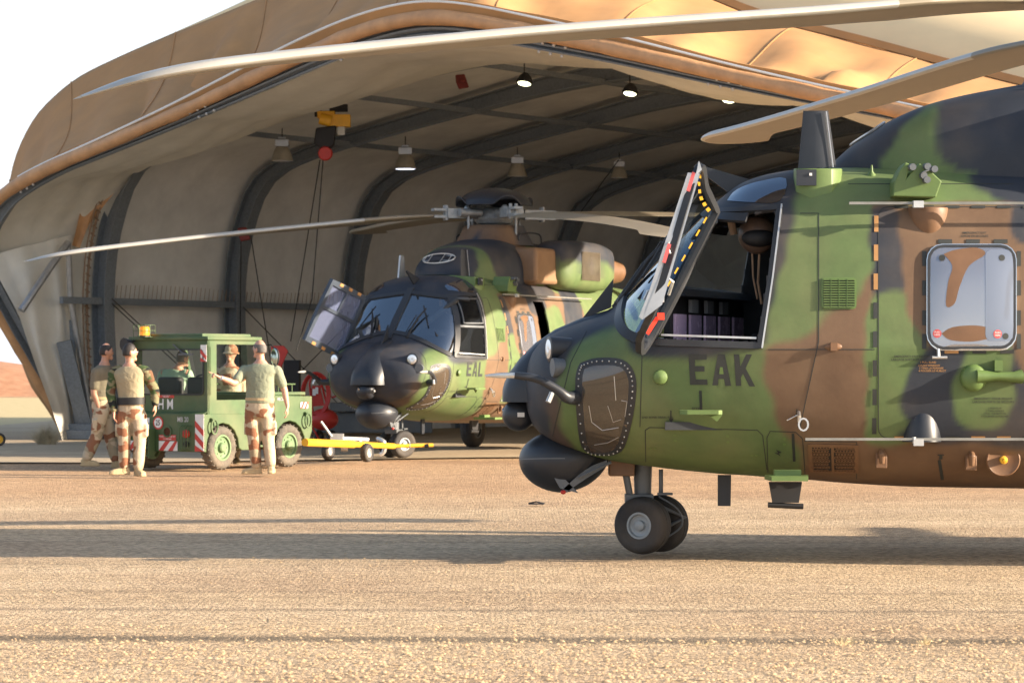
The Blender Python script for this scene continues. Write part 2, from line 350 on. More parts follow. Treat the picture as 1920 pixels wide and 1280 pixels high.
G().box((0, 0, .4), (46, .4, .8)).build('wall', M['plaster'], t, smooth=0)
# ---------------- hangar ----------------
Oh = V(((190 - 960) / F * 59.2, 59.2, 0)); aa = V((.58, .815, 0)).normalized(); ww = V((aa.y, -aa.x, 0)); BAY = 4.15; ZZ = V((0, 0, 1))
LEAN = .60
nfront = ww.cross(-aa * LEAN + ZZ).normalized()
M['fabric_out'] = mat('tan_fabric', (.43, .225, .085), .85, var=.10, scale=1.2, bump=.12, bscale=5, dust=.10)
M['fabric_in'] = mat('cream_lining', (.68, .65, .57), .85, var=.08, scale=1.5, bump=.35, bscale=3, dust=.04)
M['roll'] = mat('tan_fabric_roll', (.52, .29, .14), .6, var=.18, scale=3, bump=.35, bscale=9)
M['wall_in'] = mat('grey_lining', (.70, .69, .655), .9, var=.14, scale=1.1, bump=.12, bscale=6)
M['roof_sunlit'] = mat('roof_sunlit_cream', (.85, .66, .38), .75, var=.05, scale=1)  # cream of the sunlit roof, put into its base colour
hg = thing('fabric_hangar', 'big tan fabric aircraft hangar with arched open mouth and steel ribs', 'hangar', Oh)
front_px = [(158, 828), (80, 700), (8, 575), (-28, 500), (-34, 450), (-16, 410), (22, 368), (100, 322), (220, 272), (350, 218), (500, 152), (620, 100), (700, 70), (770, 52), (830, 47), (900, 54), (1000, 73), (1150, 102), (1350, 146), (1550, 187), (1750, 226), (1990, 274)]
front = [rayplane(x, y, Oh, nfront) for x, y in front_px]; front[0].z = 0
rib_px = [(190, 822), (180, 640), (178, 560), (184, 470), (205, 400), (232, 350), (270, 318), (345, 287), (480, 246), (620, 200), (780, 152), (930, 120), (1040, 110), (1180, 132), (1400, 172), (1700, 232), (1960, 290)]
nrib = aa.copy()
rib = [rayplane(x, y, Oh, nrib) for x, y in rib_px]; rib[0] = Oh.copy()
prof = []
for p in rib:                                # the drawn line is the lining's lower edge; the steel rib runs just above it
    k_ = min(1, max(0, (p.z - 4.2) / 1.8)); prof.append(((p - Oh).dot(ww) - .22 * k_ * (1 if p.z < 6.4 else 0), p.z + .42 * k_))
up_, zp_ = prof[12]                          # the apex: mirror the left half to the unseen right
half = prof[:13]; fullp = half + [(2 * up_ - u, z) for u, z in half[:-1][::-1]]
print('hangar span', 2 * up_, 'apex', zp_)
def ribcurve(a, off=0., n=70, lo=0, hi=None):
    c = [Oh + aa * a + ww * u + ZZ * z for u, z in fullp]; c = resample(crom(c, 6), n); ctr = Oh + aa * a + ww * up_ + ZZ * 2
    return [p + ((p - ctr).normalized() * off if off else V((0, 0, 0))) for p in c]
fr = resample(crom(front, 6), 120)
# the mouth arch: steel beam, bolted plates, fabric roll and edge rope above it
ctrf = P(850, 500, 50)
def outd(p): d = (p - ctrf); d -= nfront * d.dot(nfront); return d.normalized()
g = G(); bw = [.34 - .22 * min(1, max(0, (i - 22) / 12)) for i in range(120)]
g.ribbon(fr, [outd(p) for p in fr], .26, .04); g.ribbon([p - outd(p) * b_ * .5 for p, b_ in zip(fr, bw)], nfront, .20, .03); g.ribbon([p - outd(p) * b_ for p, b_ in zip(fr, bw)], [outd(p) for p in fr], .22, .04)
g.build('front_arch_beam', M['galv'], hg, world=True, smooth=30)
rolln = [p + outd(p) * (.13 + .015 * noise.noise(p * 1.3)) - aa * .12 for p in fr]
g = G(); g.tube(rolln, [.125 + .022 * noise.noise(p * 2.2) for p in rolln], 12); g.build('fabric_roll', M['roll'], hg, world=True, smooth=70)
g = G(); g.ribbon([p + outd(p) * (.34 + .05 * noise.noise(p * .9)) + aa * .05 for p in fr[34:]], [nfront + outd(p) * .4 for p in fr[34:]], .26, .03); g.build('edge_flap', M['fabric_out'], hg, world=True, smooth=70)
g = G(); g.tube([p + outd(p) * .43 - aa * .1 for p in fr[30:]], .022, 6); g.build('edge_rope', M['white'], hg, world=True)
g = G()
for k in (28, 50, 66, 84, 97, 15):
    for j in range(6):
        p = fr[k] + (fr[k + 1] - fr[k]).normalized() * (j % 3 - 1) * .22 - outd(fr[k]) * (.05 + .2 * (j // 3)) - aa * .19
        g.ell(p, (.03, .03, .03), 6, 4)
g.build('bolts', M['silver'], hg, world=True)
# hood: outer fabric from the mouth arch back and up to the main vault
main_px = [(150, 828), (60, 640), (20, 480), (12, 400), (18, 340), (32, 285), (62, 225), (100, 182), (150, 143), (220, 108), (300, 73), (400, 33), (480, 0), (620, -55), (800, -110), (960, -135), (1100, -100), (1250, -40), (1420, 30), (1620, 82), (1800, 130), (1990, 178), (2080, 203)]
OM = Oh + aa * 1.2
mainc = resample(crom([rayplane(x, y, OM, nrib) for x, y in main_px], 6), 120)
rows = []; NK = 34
for k in range(NK):
    t = k / (NK - 1); row = []
    for i in range(120):
        a_ = fr[i] + outd(fr[i]) * .2; b_ = mainc[i]; p = a_.lerp(b_, t); sag = math.sin(PI * t)
        nn = (b_ - a_).cross(fr[min(i + 1, 119)] - fr[max(i - 1, 0)]).normalized()
        if nn.z < 0: nn = -nn
        fold = math.sin(i * 1.05 + 5 * noise.noise(V((i * .11, t * .8, 1)))) * (.02 + .24 * (1 - t) ** 1.0) * (.4 + .9 * abs(noise.noise(V((i * .09, 2, 5)))) * 2)
        if i < 40: fold *= .35
        k_ = min(1, max(0, (i - 52) / 20)); p = p - nn * sag * .28 * (1 - k_) + (-aa * .95 - ZZ * .3) * k_ * .8 * math.sin(PI * t ** .9) + (nn * .06 * k_) * (math.sin(i * .42 + t * 5.5 + 2.5 * noise.noise(V((i * .07, t, 7)))) + .5 * math.sin(i * .95 + t * 9)) * sag + nn * fold * sag ** .5
        row.append(p)
    rows.append(row)
g = G(); g.loft(rows, False, False)
f_ = g.f[20 * 119 + 60]; q = [V(g.v[i]) for i in f_]
if (q[1] - q[0]).cross(q[2] - q[0]).dot(-aa + ZZ) < 0: g.f = [f[::-1] for f in g.f]
g.build('hood_fabric', [M['fabric_out'], M['fabric_in']], hg, world=True, smooth=75, solid=.02, fix=False)
hr = rows
for i in (12, 22, 32, 43, 52, 61, 70, 79, 88, 97, 106):
    g = G(); pts = [r_[i] for r_ in hr]; nn_ = [((pts[min(q + 1, NK - 1)] - pts[max(q - 1, 0)]).cross(hr[q][i + 1] - hr[q][i - 1])).normalized() for q in range(NK)]
    g.ribbon([p + (n_ if n_.z > 0 or n_.y < 0 else -n_) * .012 for p, n_ in zip(pts, nn_)], nn_, .022, .012); g.build('fabric_seam', M['fabric_out'], hg, world=True, smooth=60)
g = G(); g.ribbon([mainc[i] + V((0, -.05, .05)) for i in range(76, 120)], [ZZ * .5 - aa] * 44, .14, .03); g.build('roof_seam', M['fabric_out'], hg, world=True, smooth=70)
# main roof behind
rows = [[p + aa * (k * 2.3) + ZZ * (2.6 * min(1, k / 2.) if i > 60 else 2.6 * min(1, k / 2.) * i / 60) for i, p in enumerate(mainc)] for k in range(11)]
g = G(); g.loft(rows, False, False); g.build('roof_fabric', [M['roof_sunlit'], M['wall_in']], hg, world=True, smooth=75, solid=.02)
# hood lining from the mouth arch to the first rib, hanging in soft scallops
fin = resample(fr, 100); rin = ribcurve(0, 0, 140)
L_rib = resample(crom(rib, 6), 100)
rows = []
for k in range(16):
    t = k / 15; row = []
    for i in range(100):
        a_ = fin[i] - outd(fin[i]) * .12 + aa * .2; p = a_.lerp(L_rib[i], t); sc = abs(math.sin((i - 24) * PI / 15.)) if i > 24 else 0
        p = p - ZZ * math.sin(PI * t) ** .8 * (.22 * sc + .02) * (1 if i > 24 else 0) + ww * (.09 * math.sin(i * .9 + t * 5 + 3 * noise.noise(V((i * .1, t * 2, 0)))) * math.sin(PI * t) if i < 40 else 0) + ZZ * (.04 * math.sin(t * 23 + i * .3 + 2 * noise.noise(V((i * .2, t * 3, 4)))) * math.sin(PI * t))
        row.append(p)
    rows.append(row)
g = G(); g.loft(rows[:], False, False); g.build('hood_lining', M['fabric_in'], hg, world=True, smooth=80)
# ribs, walls
nb = 6; DEPTH = 5 * BAY
for k in range(nb):
    c = ribcurve(k * BAY, -.06)[:(38 if k == 0 else 46 if k == 1 else 70)]; g = G(); nn = [(p - (Oh + aa * k * BAY + ww * up_ + ZZ * 2)).normalized() for p in c]
    g.ribbon(c, nn, .30, .03); g.ribbon([p - q * .17 for p, q in zip(c, nn)], aa, .34, .02); g.ribbon([p - q * .34 for p, q in zip(c, nn)], nn, .30, .03)
    o = g.build('rib', M['galv'], hg, world=True, smooth=30)
rows = [ribcurve(-.1 + (DEPTH + .6) * k / 20, .12 + .05 * abs(math.sin(k / 20 * 5 * PI))) for k in range(21)]
g = G(); g.loft([r[:70] for r in rows], False, False)
g.f = [f for f in g.f if not (((f[0] % 70) > 51 and (f[0] // 70) < 7) or ((f[0] % 70) > 40 and (f[0] // 70) < 3))]; g.m = [0] * len(g.f)
g.build('wall_lining', M['wall_in'], hg, world=True, smooth=75, fix=False)
c = ribcurve(DEPTH + .2, .35); g = G(); bl = [V((p.x, p.y, 0)) for p in c]; g.loft([bl, c], False, False); g.build('end_wall', M['wall_in'], hg, world=True, smooth=0)
# purlins, wall rail and tie cords
for idx, rr_, zo in ((17, .05, 0), (24, .06, -.1), (31, .05, -.1)):
    g = G(); g.bar(ribcurve(0, -.4)[idx], ribcurve(DEPTH, -.4)[idx], .1, .1); g.build('purlin', M['galv'], hg, world=True, smooth=0)
zr = 2.85; g = G(); g.bar(Oh + ww * .12 + ZZ * zr - aa * 1.3, Oh + aa * DEPTH + ww * .12 + ZZ * zr, .10, .14); g.build('wall_rail', M['galv'], hg, world=True, smooth=0)
g = G()
for k in range(150):
    p = Oh + aa * (.1 + k * DEPTH / 150) + ww * .05 + ZZ * (zr + .05); g.bar(p, p + ZZ * (.28 + .04 * math.sin(k * .13)) + aa * .05, .012, .012)
M['cord'] = mat('cord', (.30, .2, .13), .9)
g.build('lacing_cords', M['cord'], hg, world=True, smooth=0)
g = G()
for h in (3.0, 6.2):
    g.bar(Oh + aa * DEPTH + ZZ * h, Oh + aa * DEPTH + ww * 24 + ZZ * h, .1, .14)
for u in (4.2, 8.4, 12.6): g.bar(Oh + aa * (DEPTH - .02) + ww * u, Oh + aa * (DEPTH - .02) + ww * u + ZZ * 6.3, .14, .14)
g.build('end_wall_frame', M['galv'], hg, world=True, smooth=0)
# bracing cables
for a0, z0, a1, z1 in ((BAY, 2.8, 2 * BAY, .1), (2 * BAY, 2.8, BAY, .1), (BAY * 0, 2.8, BAY, .2), (2 * BAY, 2.8, 3 * BAY, .1), (3 * BAY, 2.8, 2 * BAY, .1), (0, 2.9, .5 * BAY, 1.6)):
    G().tube([Oh + aa * a0 + ww * .3 + ZZ * z0, Oh + aa * a1 + ww * .3 + ZZ * z1], .012, 5).build('bracing_cable', M['dark'], hg, world=True)
for px0, py0, px1, py1 in ((452, 440, 450, 690), (470, 440, 510, 690), (600, 300, 545, 640), (640, 255, 870, 165), (1080, 410, 1160, 300)):
    G().tube([P(px0, py0, 62), P(px1, py1, 62)], .012, 5).build('bracing_cable', M['dark'], hg, world=True)
# left struts between the leaning leg and the first rib
g = G(); g.tube([P(40, 582, 57.3), P(95, 500, 57.8), P(128, 455, 58.2)], .075, 10); g.tube([P(128, 455, 58.2), P(132, 560, 58.4), P(172, 790, 58.8)], .06, 10); g.build('hood_strut', M['steel'], hg, world=True)
g = G(); g.bar(P(120, 640, 58.2), P(165, 825, 58.6), .12, .3, up=(1, 0, 0)); g.bar(P(128, 600, 58.7), P(140, 830, 58.8), .05, .24, up=(1, 0, 0)); g.build('strut_web', M['galv'], hg, world=True, smooth=0)
g = G(); g.box(Oh + ww * .1 - aa * .6 + ZZ * .15, (.7, .5, .34)); g.box(Oh + V((-.35, -.8, .1)), (.6, .5, .2)); g.build('base_plate', M['galv'], hg, world=True, smooth=0, bevel=.02)
g = G()
for k in range(34):
    z = .5 + k * .165; p = rib[0] - aa * .28 + ww * .12
    c0 = ribcurve(-.28, -.1, 200); q = min(c0[:90], key=lambda s_: abs(s_.z - z)); g.tube([q, q + ww * .05 - aa * .16 + ZZ * .05], .02, 5)
g.tube([q for q in ribcurve(-.34, -.1, 100)[:42]], .03, 6); g.tube([q for q in ribcurve(-.46, -.1, 100)[:42]], .018, 6)
g.build('laced_edge', M['cord'], hg, world=True)
# canvas flap seen between the hood curtain and the first rib
def sheet(name, pts_px, D0, D1, mt, folds=.03, nu=26, nv=14):
    L = resample([P(x, y, D0) for x, y in pts_px[0]], nv); Rr = resample([P(x, y, D1) for x, y in pts_px[1]], nv); rows = []
    for j in range(nv):
        rows.append([L[j].lerp(Rr[j], i / (nu - 1)) + V((0, folds * (math.sin(i * .55 + 3 * noise.noise(V((i * .15, j * .25, 1)))) + .4 * math.sin(i * .3 + j * .7)), 0)) for i in range(nu)])
    g = G(); g.loft(rows, False, False); return g.build(name, mt, hg, world=True, smooth=80)
sheet('side_curtain', [[(-25, 480), (35, 590), (132, 870)], [(135, 440), (133, 640), (138, 880)]], 57.6, 58.7, M['fabric_in'], .05)
sheet('side_curtain', [[(130, 430), (120, 560), (128, 760)], [(186, 360), (168, 520), (170, 760)]], 59.0, 59.3, M['fabric_in'], .04)
sheet('canvas_strip', [[(135, 460), (150, 400), (200, 350)], [(150, 465), (168, 420), (222, 352)]], 58.6, 58.8, M['roll'], .05, 10, 12)
# ---------------- helicopters ----------------
YC = 22.4                                    # depth of the near helicopter's centreline
ST = np.array([  # X, z bottom, z top, half width, z of widest, upper exp, lower exp, upper taper, lower taper
 (.10, 1.22, 1.42, .16, 1.32, 2, 2, 0, 0), (.125, 1.10, 1.52, .38, 1.31, 2.2, 2.2, 0, 0), (.17, 1.00, 1.60, .56, 1.31, 2.3, 2.3, 0, 0), (.25, .925, 1.68, .72, 1.31, 2.4, 2.4, 0, .02), (.38, .85, 1.755, .86, 1.32, 2.4, 2.5, 0, .04),
 (.55, .79, 1.82, .96, 1.35, 2.4, 2.6, 0, .05), (.75, .735, 1.89, 1.04, 1.40, 2.4, 2.7, 0, .06), (.90, .71, 2.05, 1.08, 1.46, 2.5, 2.8, .01, .07), (1.05, .69, 2.22, 1.12, 1.52, 2.7, 2.9, .03, .08),
 (1.25, .665, 2.42, 1.16, 1.56, 3.0, 3.0, .06, .08), (1.45, .645, 2.62, 1.20, 1.59, 3.3, 3.1, .09, .09), (1.62, .63, 2.77, 1.22, 1.60, 3.5, 3.2, .11, .10), (1.80, .62, 2.90, 1.24, 1.60, 3.6, 3.3, .13, .10), (2.0, .605, 2.965, 1.26, 1.60, 3.7, 3.4, .14, .11),
 (2.25, .59, 3.0, 1.28, 1.60, 3.8, 3.5, .15, .11), (2.6, .56, 3.01, 1.30, 1.60, 3.9, 3.5, .15, .11), (3.2, .53, 3.01, 1.31, 1.60, 4, 3.5, .15, .11), (5, .51, 3.01, 1.31, 1.60, 4, 3.5, .15, .11), (6.6, .52, 3.01, 1.31, 1.60, 4, 3.5, .15, .11),
 (7.6, .70, 3.01, 1.24, 1.68, 3.8, 3.2, .15, .10), (9, 1.25, 3.0, .9, 2.0, 3, 2.6, .1, .06), (10.5, 1.75, 2.95, .55, 2.3, 2.4, 2.3, 0, 0), (14.2, 2.2, 2.8, .26, 2.5, 2, 2, 0, 0)])
def pchip(xs, ys, x):
    h = np.diff(xs); d = np.diff(ys) / h; m = np.zeros(len(xs)); m[0] = d[0]; m[-1] = d[-1]
    for i in range(1, len(xs) - 1):
        m[i] = 0 if d[i - 1] * d[i] <= 0 else 2 / (1 / d[i - 1] + 1 / d[i])
    i = np.clip(np.searchsorted(xs, x) - 1, 0, len(h) - 1); t = (x - xs[i]) / h[i]
    return (2 * t**3 - 3 * t**2 + 1) * ys[i] + (t**3 - 2 * t**2 + t) * h[i] * m[i] + (-2 * t**3 + 3 * t**2) * ys[i + 1] + (t**3 - t**2) * h[i] * m[i + 1]
def section(X, n, S_=None):                  # port half from bottom to top, n+1 points (x, y<0, z)
    q = [float(pchip(ST[:, 0], ST[:, k], X)) for k in range(1, 9)]; zb, zt, w_, zc, nu, nl, ku, kl = q; out = []
    for j in range(n + 1):
        a = -PI / 2 + PI * j / n; c = max(math.cos(a), 0); s_ = abs(math.sin(a))
        if a < 0: y = w_ * c ** (2 / nl); s2 = s_ ** (2 / nl); out.append((X, -y * (1 - kl * s2), zc - (zc - zb) * s2))
        else: y = w_ * c ** (2 / nu); s2 = s_ ** (2 / nu); out.append((X, -y * (1 - ku * s2), zc + (zt - zc) * s2))
    # even out the spacing
    return out
def hull_grid(dx=.024, m=120):
    X = []; x = .10
    while x < 7.6: X.append(x); x += dx if x > .5 else (.004 + .02 * (x - .1) / .4)
    while x < 14.2: X.append(x); x += .15
    X.append(14.2); rows = []
    for x in X:
        h = section(x, 3 * m); h = [tuple(p) for p in resample(h, m + 1)]
        rows.append(h + [(p[0], -p[1], p[2]) for p in h[-2:0:-1]])
    return rows
HG = hull_grid(); HN = len(HG[0])
gh = G(); gh.loft(HG, True, True)
HULLBVH = BVHTree.FromPolygons([V(v) for v in gh.v], gh.f)
camL = V((0, -YC, EH))
def loc_px(x, y, z):                         # photo pixel of a local point, as if on the port side
    D = YC - np.abs(y); return 960 + F * x / D, HY - F * (z - EH) / D
def hit(px, py, bvh=None):
    h = (bvh or HULLBVH).ray_cast(camL, ray(px, py).normalized()); return (h[0], h[1]) if h[0] is not None else (None, None)
def PL(px, py, y): p = P(px, py, YC + y); return V((p.x, p.y - YC, p.z))
def inpoly(x, y, poly):
    ins = np.zeros(np.shape(x), bool); n = len(poly)
    for i in range(n):
        x0, y0 = poly[i]; x1, y1 = poly[(i + 1) % n]
        if y0 == y1: continue
        c = ((y0 > y) != (y1 > y)) & (x < (x1 - x0) * (y - y0) / (y1 - y0) + x0); ins ^= c
    return ins
def sdf(x, y, poly):
    d = np.full(np.shape(x), 1e9); n = len(poly)
    for i in range(n):
        ax, ay = poly[i]; bx, by = poly[(i + 1) % n]; vx, vy = bx - ax, by - ay; t = np.clip(((x - ax) * vx + (y - ay) * vy) / (vx * vx + vy * vy + 1e-9), 0, 1)
        d = np.minimum(d, np.hypot(x - ax - t * vx, y - ay - t * vy))
    return np.where(inpoly(x, y, poly), -d, d)
def smooth_poly(p, n=5): return [(q.x, q.y) for q in crom([V((a, b, 0)) for a, b in p] + [V((*p[0], 0))], n)][:-1]
GREEN, BROWN, BLACK = (.106, .160, .060), (.148, .090, .054), (.028, .034, .047)
CAMO = [
 (BROWN, 9, [(1432, 655), (1450, 648), (1500, 640), (1545, 596), (1600, 556), (1650, 530), (1650, 950), (1515, 950), (1503, 850), (1460, 800), (1443, 740)]),
 (BROWN, 3, [(1512, 826), (3200, 826), (3200, 1100), (1512, 1100)]),
 (BLACK, 9, [(800, 400), (1000, 560), (1140, 560), (1150, 480), (1290, 380), (1330, 300), (1420, 290), (1500, 300), (1500, 345), (1486, 400), (1470, 480), (1453, 560), (1438, 630), (1425, 658), (1370, 664), (1290, 668), (1235, 674), (1192, 660), (1172, 622), (1140, 620), (1100, 632), (1070, 662), (1048, 710), (1040, 790), (1056, 850), (1095, 900), (1060, 1000), (700, 1000)]),
 ((.07, .052, .045), 8, [(1026, 745), (1050, 740), (1054, 800), (1072, 842), (1096, 868), (1062, 858), (1034, 832), (1024, 790)]),
 # door zone
 (BROWN, 5, [(1640, 386), (2400, 386), (2400, 700), (1900, 700), (1735, 660), (1700, 600), (1640, 545)]),
 (BLACK, 6, [(1636, 396), (1680, 396), (1690, 430), (1686, 552), (1636, 552)]),
 (GREEN, 6, [(1630, 553), (1690, 553), (1706, 590), (1730, 640), (1736, 668), (1700, 700), (1690, 742), (1706, 800), (1706, 830), (1650, 830), (1622, 790)]),
 (BLACK, 7, [(1738, 655), (1800, 640), (1900, 650), (2100, 640), (2100, 826), (1712, 826), (1700, 790), (1692, 745), (1704, 712)]),
 (GREEN, 7, [(1795, 690), (1815, 655), (1880, 645), (1898, 690), (1905, 740), (1890, 790), (1850, 806), (1806, 790), (1782, 740)]),
 (BROWN, 6, [(1905, 600), (1990, 590), (1990, 700), (1925, 720), (1908, 660)]),
 (BLACK, 6, [(1895, 386), (2050, 386), (2080, 440), (1990, 470), (1920, 456), (1898, 420)]),
 (BLACK, 10, [(1800, 290), (2200, 250), (2200, 384), (1900, 384), (1850, 360), (1826, 338)]),
 (GREEN, 7, [(2000, 450), (2200, 430), (2240, 640), (2100, 700), (1990, 640)]),
 (BLACK, 7, [(2300, 300), (2460, 330), (2400, 560), (2300, 700), (2250, 900), (2180, 700)]),
]
CAMO = [(c, s_, smooth_poly(p) if s_ > 4 else p) for c, s_, p in CAMO]
COWLC = [
 (GREEN, 7, smooth_poly([(1640, 345), (1652, 300), (1680, 252), (1712, 215), (1745, 190), (1758, 205), (1748, 250), (1765, 290), (1800, 318), (1815, 345)])),
 (BROWN, 7, smooth_poly([(2020, 100), (2120, 90), (2130, 360), (2030, 360)])), (GREEN, 7, smooth_poly([(2120, 60), (2200, 60), (2190, 360), (2125, 360)]))]
def painter(layers, base, edge=1.):
    def f(co):
        x, y, z = co[:, 0], co[:, 1], co[:, 2]; px, py = loc_px(x, y, z)
        wob = 4 * np.sin(px * .045 + py * .031) + 3 * np.sin(py * .083 - px * .02)
        c = np.tile(np.array([*base, 1.]), (len(x), 1))
        for col, soft, poly in layers:
            d = sdf(px, py, poly) + (wob if soft > 4 else 0); a = np.clip(.5 - d / (2 * soft), 0, 1); a = (a * a * (3 - 2 * a))[:, None]
            c[:, :3] = c[:, :3] * (1 - a) + np.array(col) * a
        return c
    return f
paint_hull = painter(CAMO, GREEN); paint_cowl = painter(COWLC, BLACK)
M['fairbrown'] = mat('fairing_brown', (.23, .135, .07), .55, var=.1, dust=.15)
M['slat'] = mat('intake_slat', (.16, .13, .09), .6)
M['camo'] = mat('camo_paint', (1, 1, 1), .60, var=.13, scale=5, attr='Col', bump=.04, bscale=25, spec=.36, dust=.17)
M['railgrey'] = mat('rail_grey', (.26, .26, .24), .5, .3, var=.2)
M['inner'] = mat('cabin_lining', (.045, .05, .055), .8, var=.2)
M['innerl'] = mat('cabin_grey', (.18, .19, .2), .8, var=.1)
M['mark'] = mat('marking_black', (.030, .034, .032), .6, var=.1)
M['markor'] = mat('marking_tan', (.42, .22, .08), .6, var=.1)
M['seal'] = mat('window_seal', (.03, .032, .036), .45, var=.1)
M['chrome'] = mat('bright_metal', (.7, .7, .68), .25, .9, var=.05)
M['glass'] = glass('cockpit_glass', (.62, .70, .74), (.88, .94, 1.), .26)
M['glass_side'] = glass('side_glass', (.25, .28, .3), (.6, .65, .7), -.02, .02, .45, (.02, .022, .024))
M['glass_dark'] = glass('roof_glass', (.05, .06, .08), (.85, .92, 1.), .36, .04, .25, (.03, .04, .07))
M['glass_cabin'] = glass('cabin_glass', (.55, .58, .66), (.95, .97, 1.), .32, .02, .22, (.45, .46, .52))
M['glass_chin'] = glass('chin_glass', (.5, .46, .42), (.9, .95, 1.), .12, .03, .45, (.12, .085, .065))
M['greenp'] = mat('green_paint', (.11, .18, .05), .5, var=.1, scale=8, dust=.08)
M['brownp'] = mat('brown_paint', (.17, .09, .045), .5, var=.12, scale=8)
M['screen'] = mat('display_screen', (.62, .46, .66), .25, var=.05)  # lavender stands for sky reflected in the displays, set as base colour
M['orange_y'] = mat('handle_yellow', (.85, .45, .02), .45, var=.05)
M['redtag'] = mat('red_tag', (.9, .05, .02), .6, var=.05)
M['placard'] = mat('red_placard', (.65, .10, .10), .5, var=.05)
M['lamp_glass'] = mat('landing_lamp', (.75, .8, .85), .12, .6, var=.05)
M['bladet'] = mat('blade_paint', (.24, .205, .15), .42, var=.07, scale=3, spec=.5)
M['bladele'] = mat('blade_leading_edge', (.46, .44, .39), .33, .25, var=.06, scale=3)
# window and door outlines in photo pixels (port side)
DOORWIN = [(1345, 401), (1458, 395), (1440, 520), (1420, 643), (1222, 635), (1262, 560)]
DOORALL = [(1338, 392), (1466, 384), (1452, 520), (1430, 652), (1205, 646), (1250, 555)]
CHIN = smooth_poly([(1092, 686), (1120, 678), (1165, 681), (1184, 705), (1185, 745), (1174, 805), (1158, 843), (1125, 850), (1098, 838), (1088, 775), (1086, 710)], 4)
CABWIN = rrect(1741, 463, 1901, 652, 26)
LOUV = rrect(1542, 522, 1604, 578, 6)
def pane_ws(x, y, z):                        # windscreen, seen from the front
    ay = np.abs(y); px, py = loc_px(x, y, z); lo = 2.04 - .33 * (ay / 1.0) ** 1.7
    edge = 1.055 + (z - 1.66) * .535 - .065
    return (ay > .055) & (z > lo) & (z < 2.70 - .12 * ay) & (x < edge) & (x > .7)
def hull(name, root, port_open, stbd_open, cabin_gap=None):
    vs = np.array(gh.v); ring = HN; nr = len(HG); cent = np.array([np.mean([gh.v[i] for i in f[:4]], axis=0) for f in gh.f])
    x, y, z = cent.T; px, py = loc_px(x, y, z); port = y < 0; stb = y > 0
    side = np.abs(y) > .55
    kill = {'windscreen': pane_ws(x, y, z)}
    dw = inpoly(px, py, DOORWIN) & side & (px > 1190)
    kill['side_window_port'] = dw & port; kill['side_window_stbd'] = dw & stb
    kill['door'] = np.zeros(len(x), bool)
    if cabin_gap is not None: kill['door'] |= inpoly(px, py, cabin_gap) & port & side
    allk = np.zeros(len(x), bool)
    for k in kill.values(): allk |= k
    keep = G(); keep.v = list(gh.v); keep.f = [f for f, k in zip(gh.f, allk) if not k]; keep.m = [0] * len(keep.f)
    o = keep.build(name, [M['camo'], M['inner']], root, smooth=60, solid=.03, paint=paint_hull)
    def pane(mask, nm, mt, off=.008):
        g = G(); g.v = [tuple(v) for v in gh.v]; g.f = [f for f, k in zip(gh.f, mask) if k]; used = sorted({i for f in g.f for i in f}); mp = {i: j for j, i in enumerate(used)}
        ctr = V((3, 0, 1.7)); g.v = [tuple(V(g.v[i]) - V((0, math.copysign(off, g.v[i][1]), 0)) * (1 if abs(g.v[i][1]) > .5 else 0) + V((off, 0, 0))) for i in used]; g.f = [tuple(mp[i] for i in f) for f in g.f]; g.m = [0] * len(g.f)
        return g.build(nm, mt, root, smooth=60, fix=False)
    w1 = kill['windscreen']
    pane(w1 & port, 'windscreen', M['glass']); pane(w1 & stb, 'windscreen', M['glass'])
    if not stbd_open: pane(kill['side_window_stbd'], 'side_window', M['glass'])
    if not port_open:
        sw = pane(kill['side_window_port'], 'side_window', M['glass_side']); g = G(); trim(g, [(1290, 520), (1440, 520)], .035, .03); trim(g, [(1350, 410), (1448, 406), (1438, 505), (1312, 508)], .02, .035, True); g.build('window_bars', M['greymetal'], sw, smooth=20)
    return o
def drape(polys, off=.004, step=9., bvh=None):   # photo-pixel polygons laid onto the hull surface
    g = G()
    for item in polys:
        poly, fs = (item, [tuple(range(len(item)))]) if not isinstance(item[0], list) else item
        bm = bmesh.new(); vv = [bm.verts.new((x, y, 0)) for x, y in poly]
        for f in fs:
            try: bm.faces.new([vv[i] for i in f])
            except ValueError: pass
        xs = [p[0] for p in poly]; ys = [p[1] for p in poly]
        for ax, lo, hi in ((0, min(xs), max(xs)), (1, min(ys), max(ys))):
            q = lo + step
            while q < hi:
                n = (1, 0, 0) if ax == 0 else (0, 1, 0); c = (q, 0, 0) if ax == 0 else (0, q, 0)
                bmesh.ops.bisect_plane(bm, geom=bm.verts[:] + bm.edges[:] + bm.faces[:], plane_co=c, plane_no=n); q += step
        bm.verts.index_update(); ok = {}
        base = len(g.v)
        for v in bm.verts:
            h, n = hit(v.co.x, v.co.y, bvh)
            if h is None: h = PL(v.co.x, v.co.y, -1.2); n = V((0, -1, 0))
            if n.y > 0: n = -n
            g.v.append(tuple(h + n * off))
        for f in bm.faces: g.f.append(tuple(base + v.index for v in f.verts)); g.m.append(0)
        bm.free()
    return g
def pline(pts, closed=False, step=8.):
    out = []; pts = list(pts) + ([pts[0]] if closed else [])
    for (x0, y0), (x1, y1) in zip(pts, pts[1:]):
        n = max(1, int(math.hypot(x1 - x0, y1 - y0) / step))
        for k in range(n): out.append((x0 + (x1 - x0) * k / n, y0 + (y1 - y0) * k / n))
    if not closed: out.append(pts[-1])
    hs = [hit(*p) for p in out]; hs = [(h, n if n.y < 0 else -n) for h, n in hs if h is not None]
    return [h for h, n in hs], [n for h, n in hs]
def trim(g, pts, wd, th, closed=False, mi=0, off=0.):
    p, n = pline(pts, closed); g.ribbon([a + b * off for a, b in zip(p, n)], n, wd, th, mi, closed)
def mirror(g):
    b = len(g.v); g.v += [(x, -y, z) for x, y, z in g.v]; g.f += [tuple(b + i for i in f)[::-1] for f in g.f]; g.m += g.m; return g
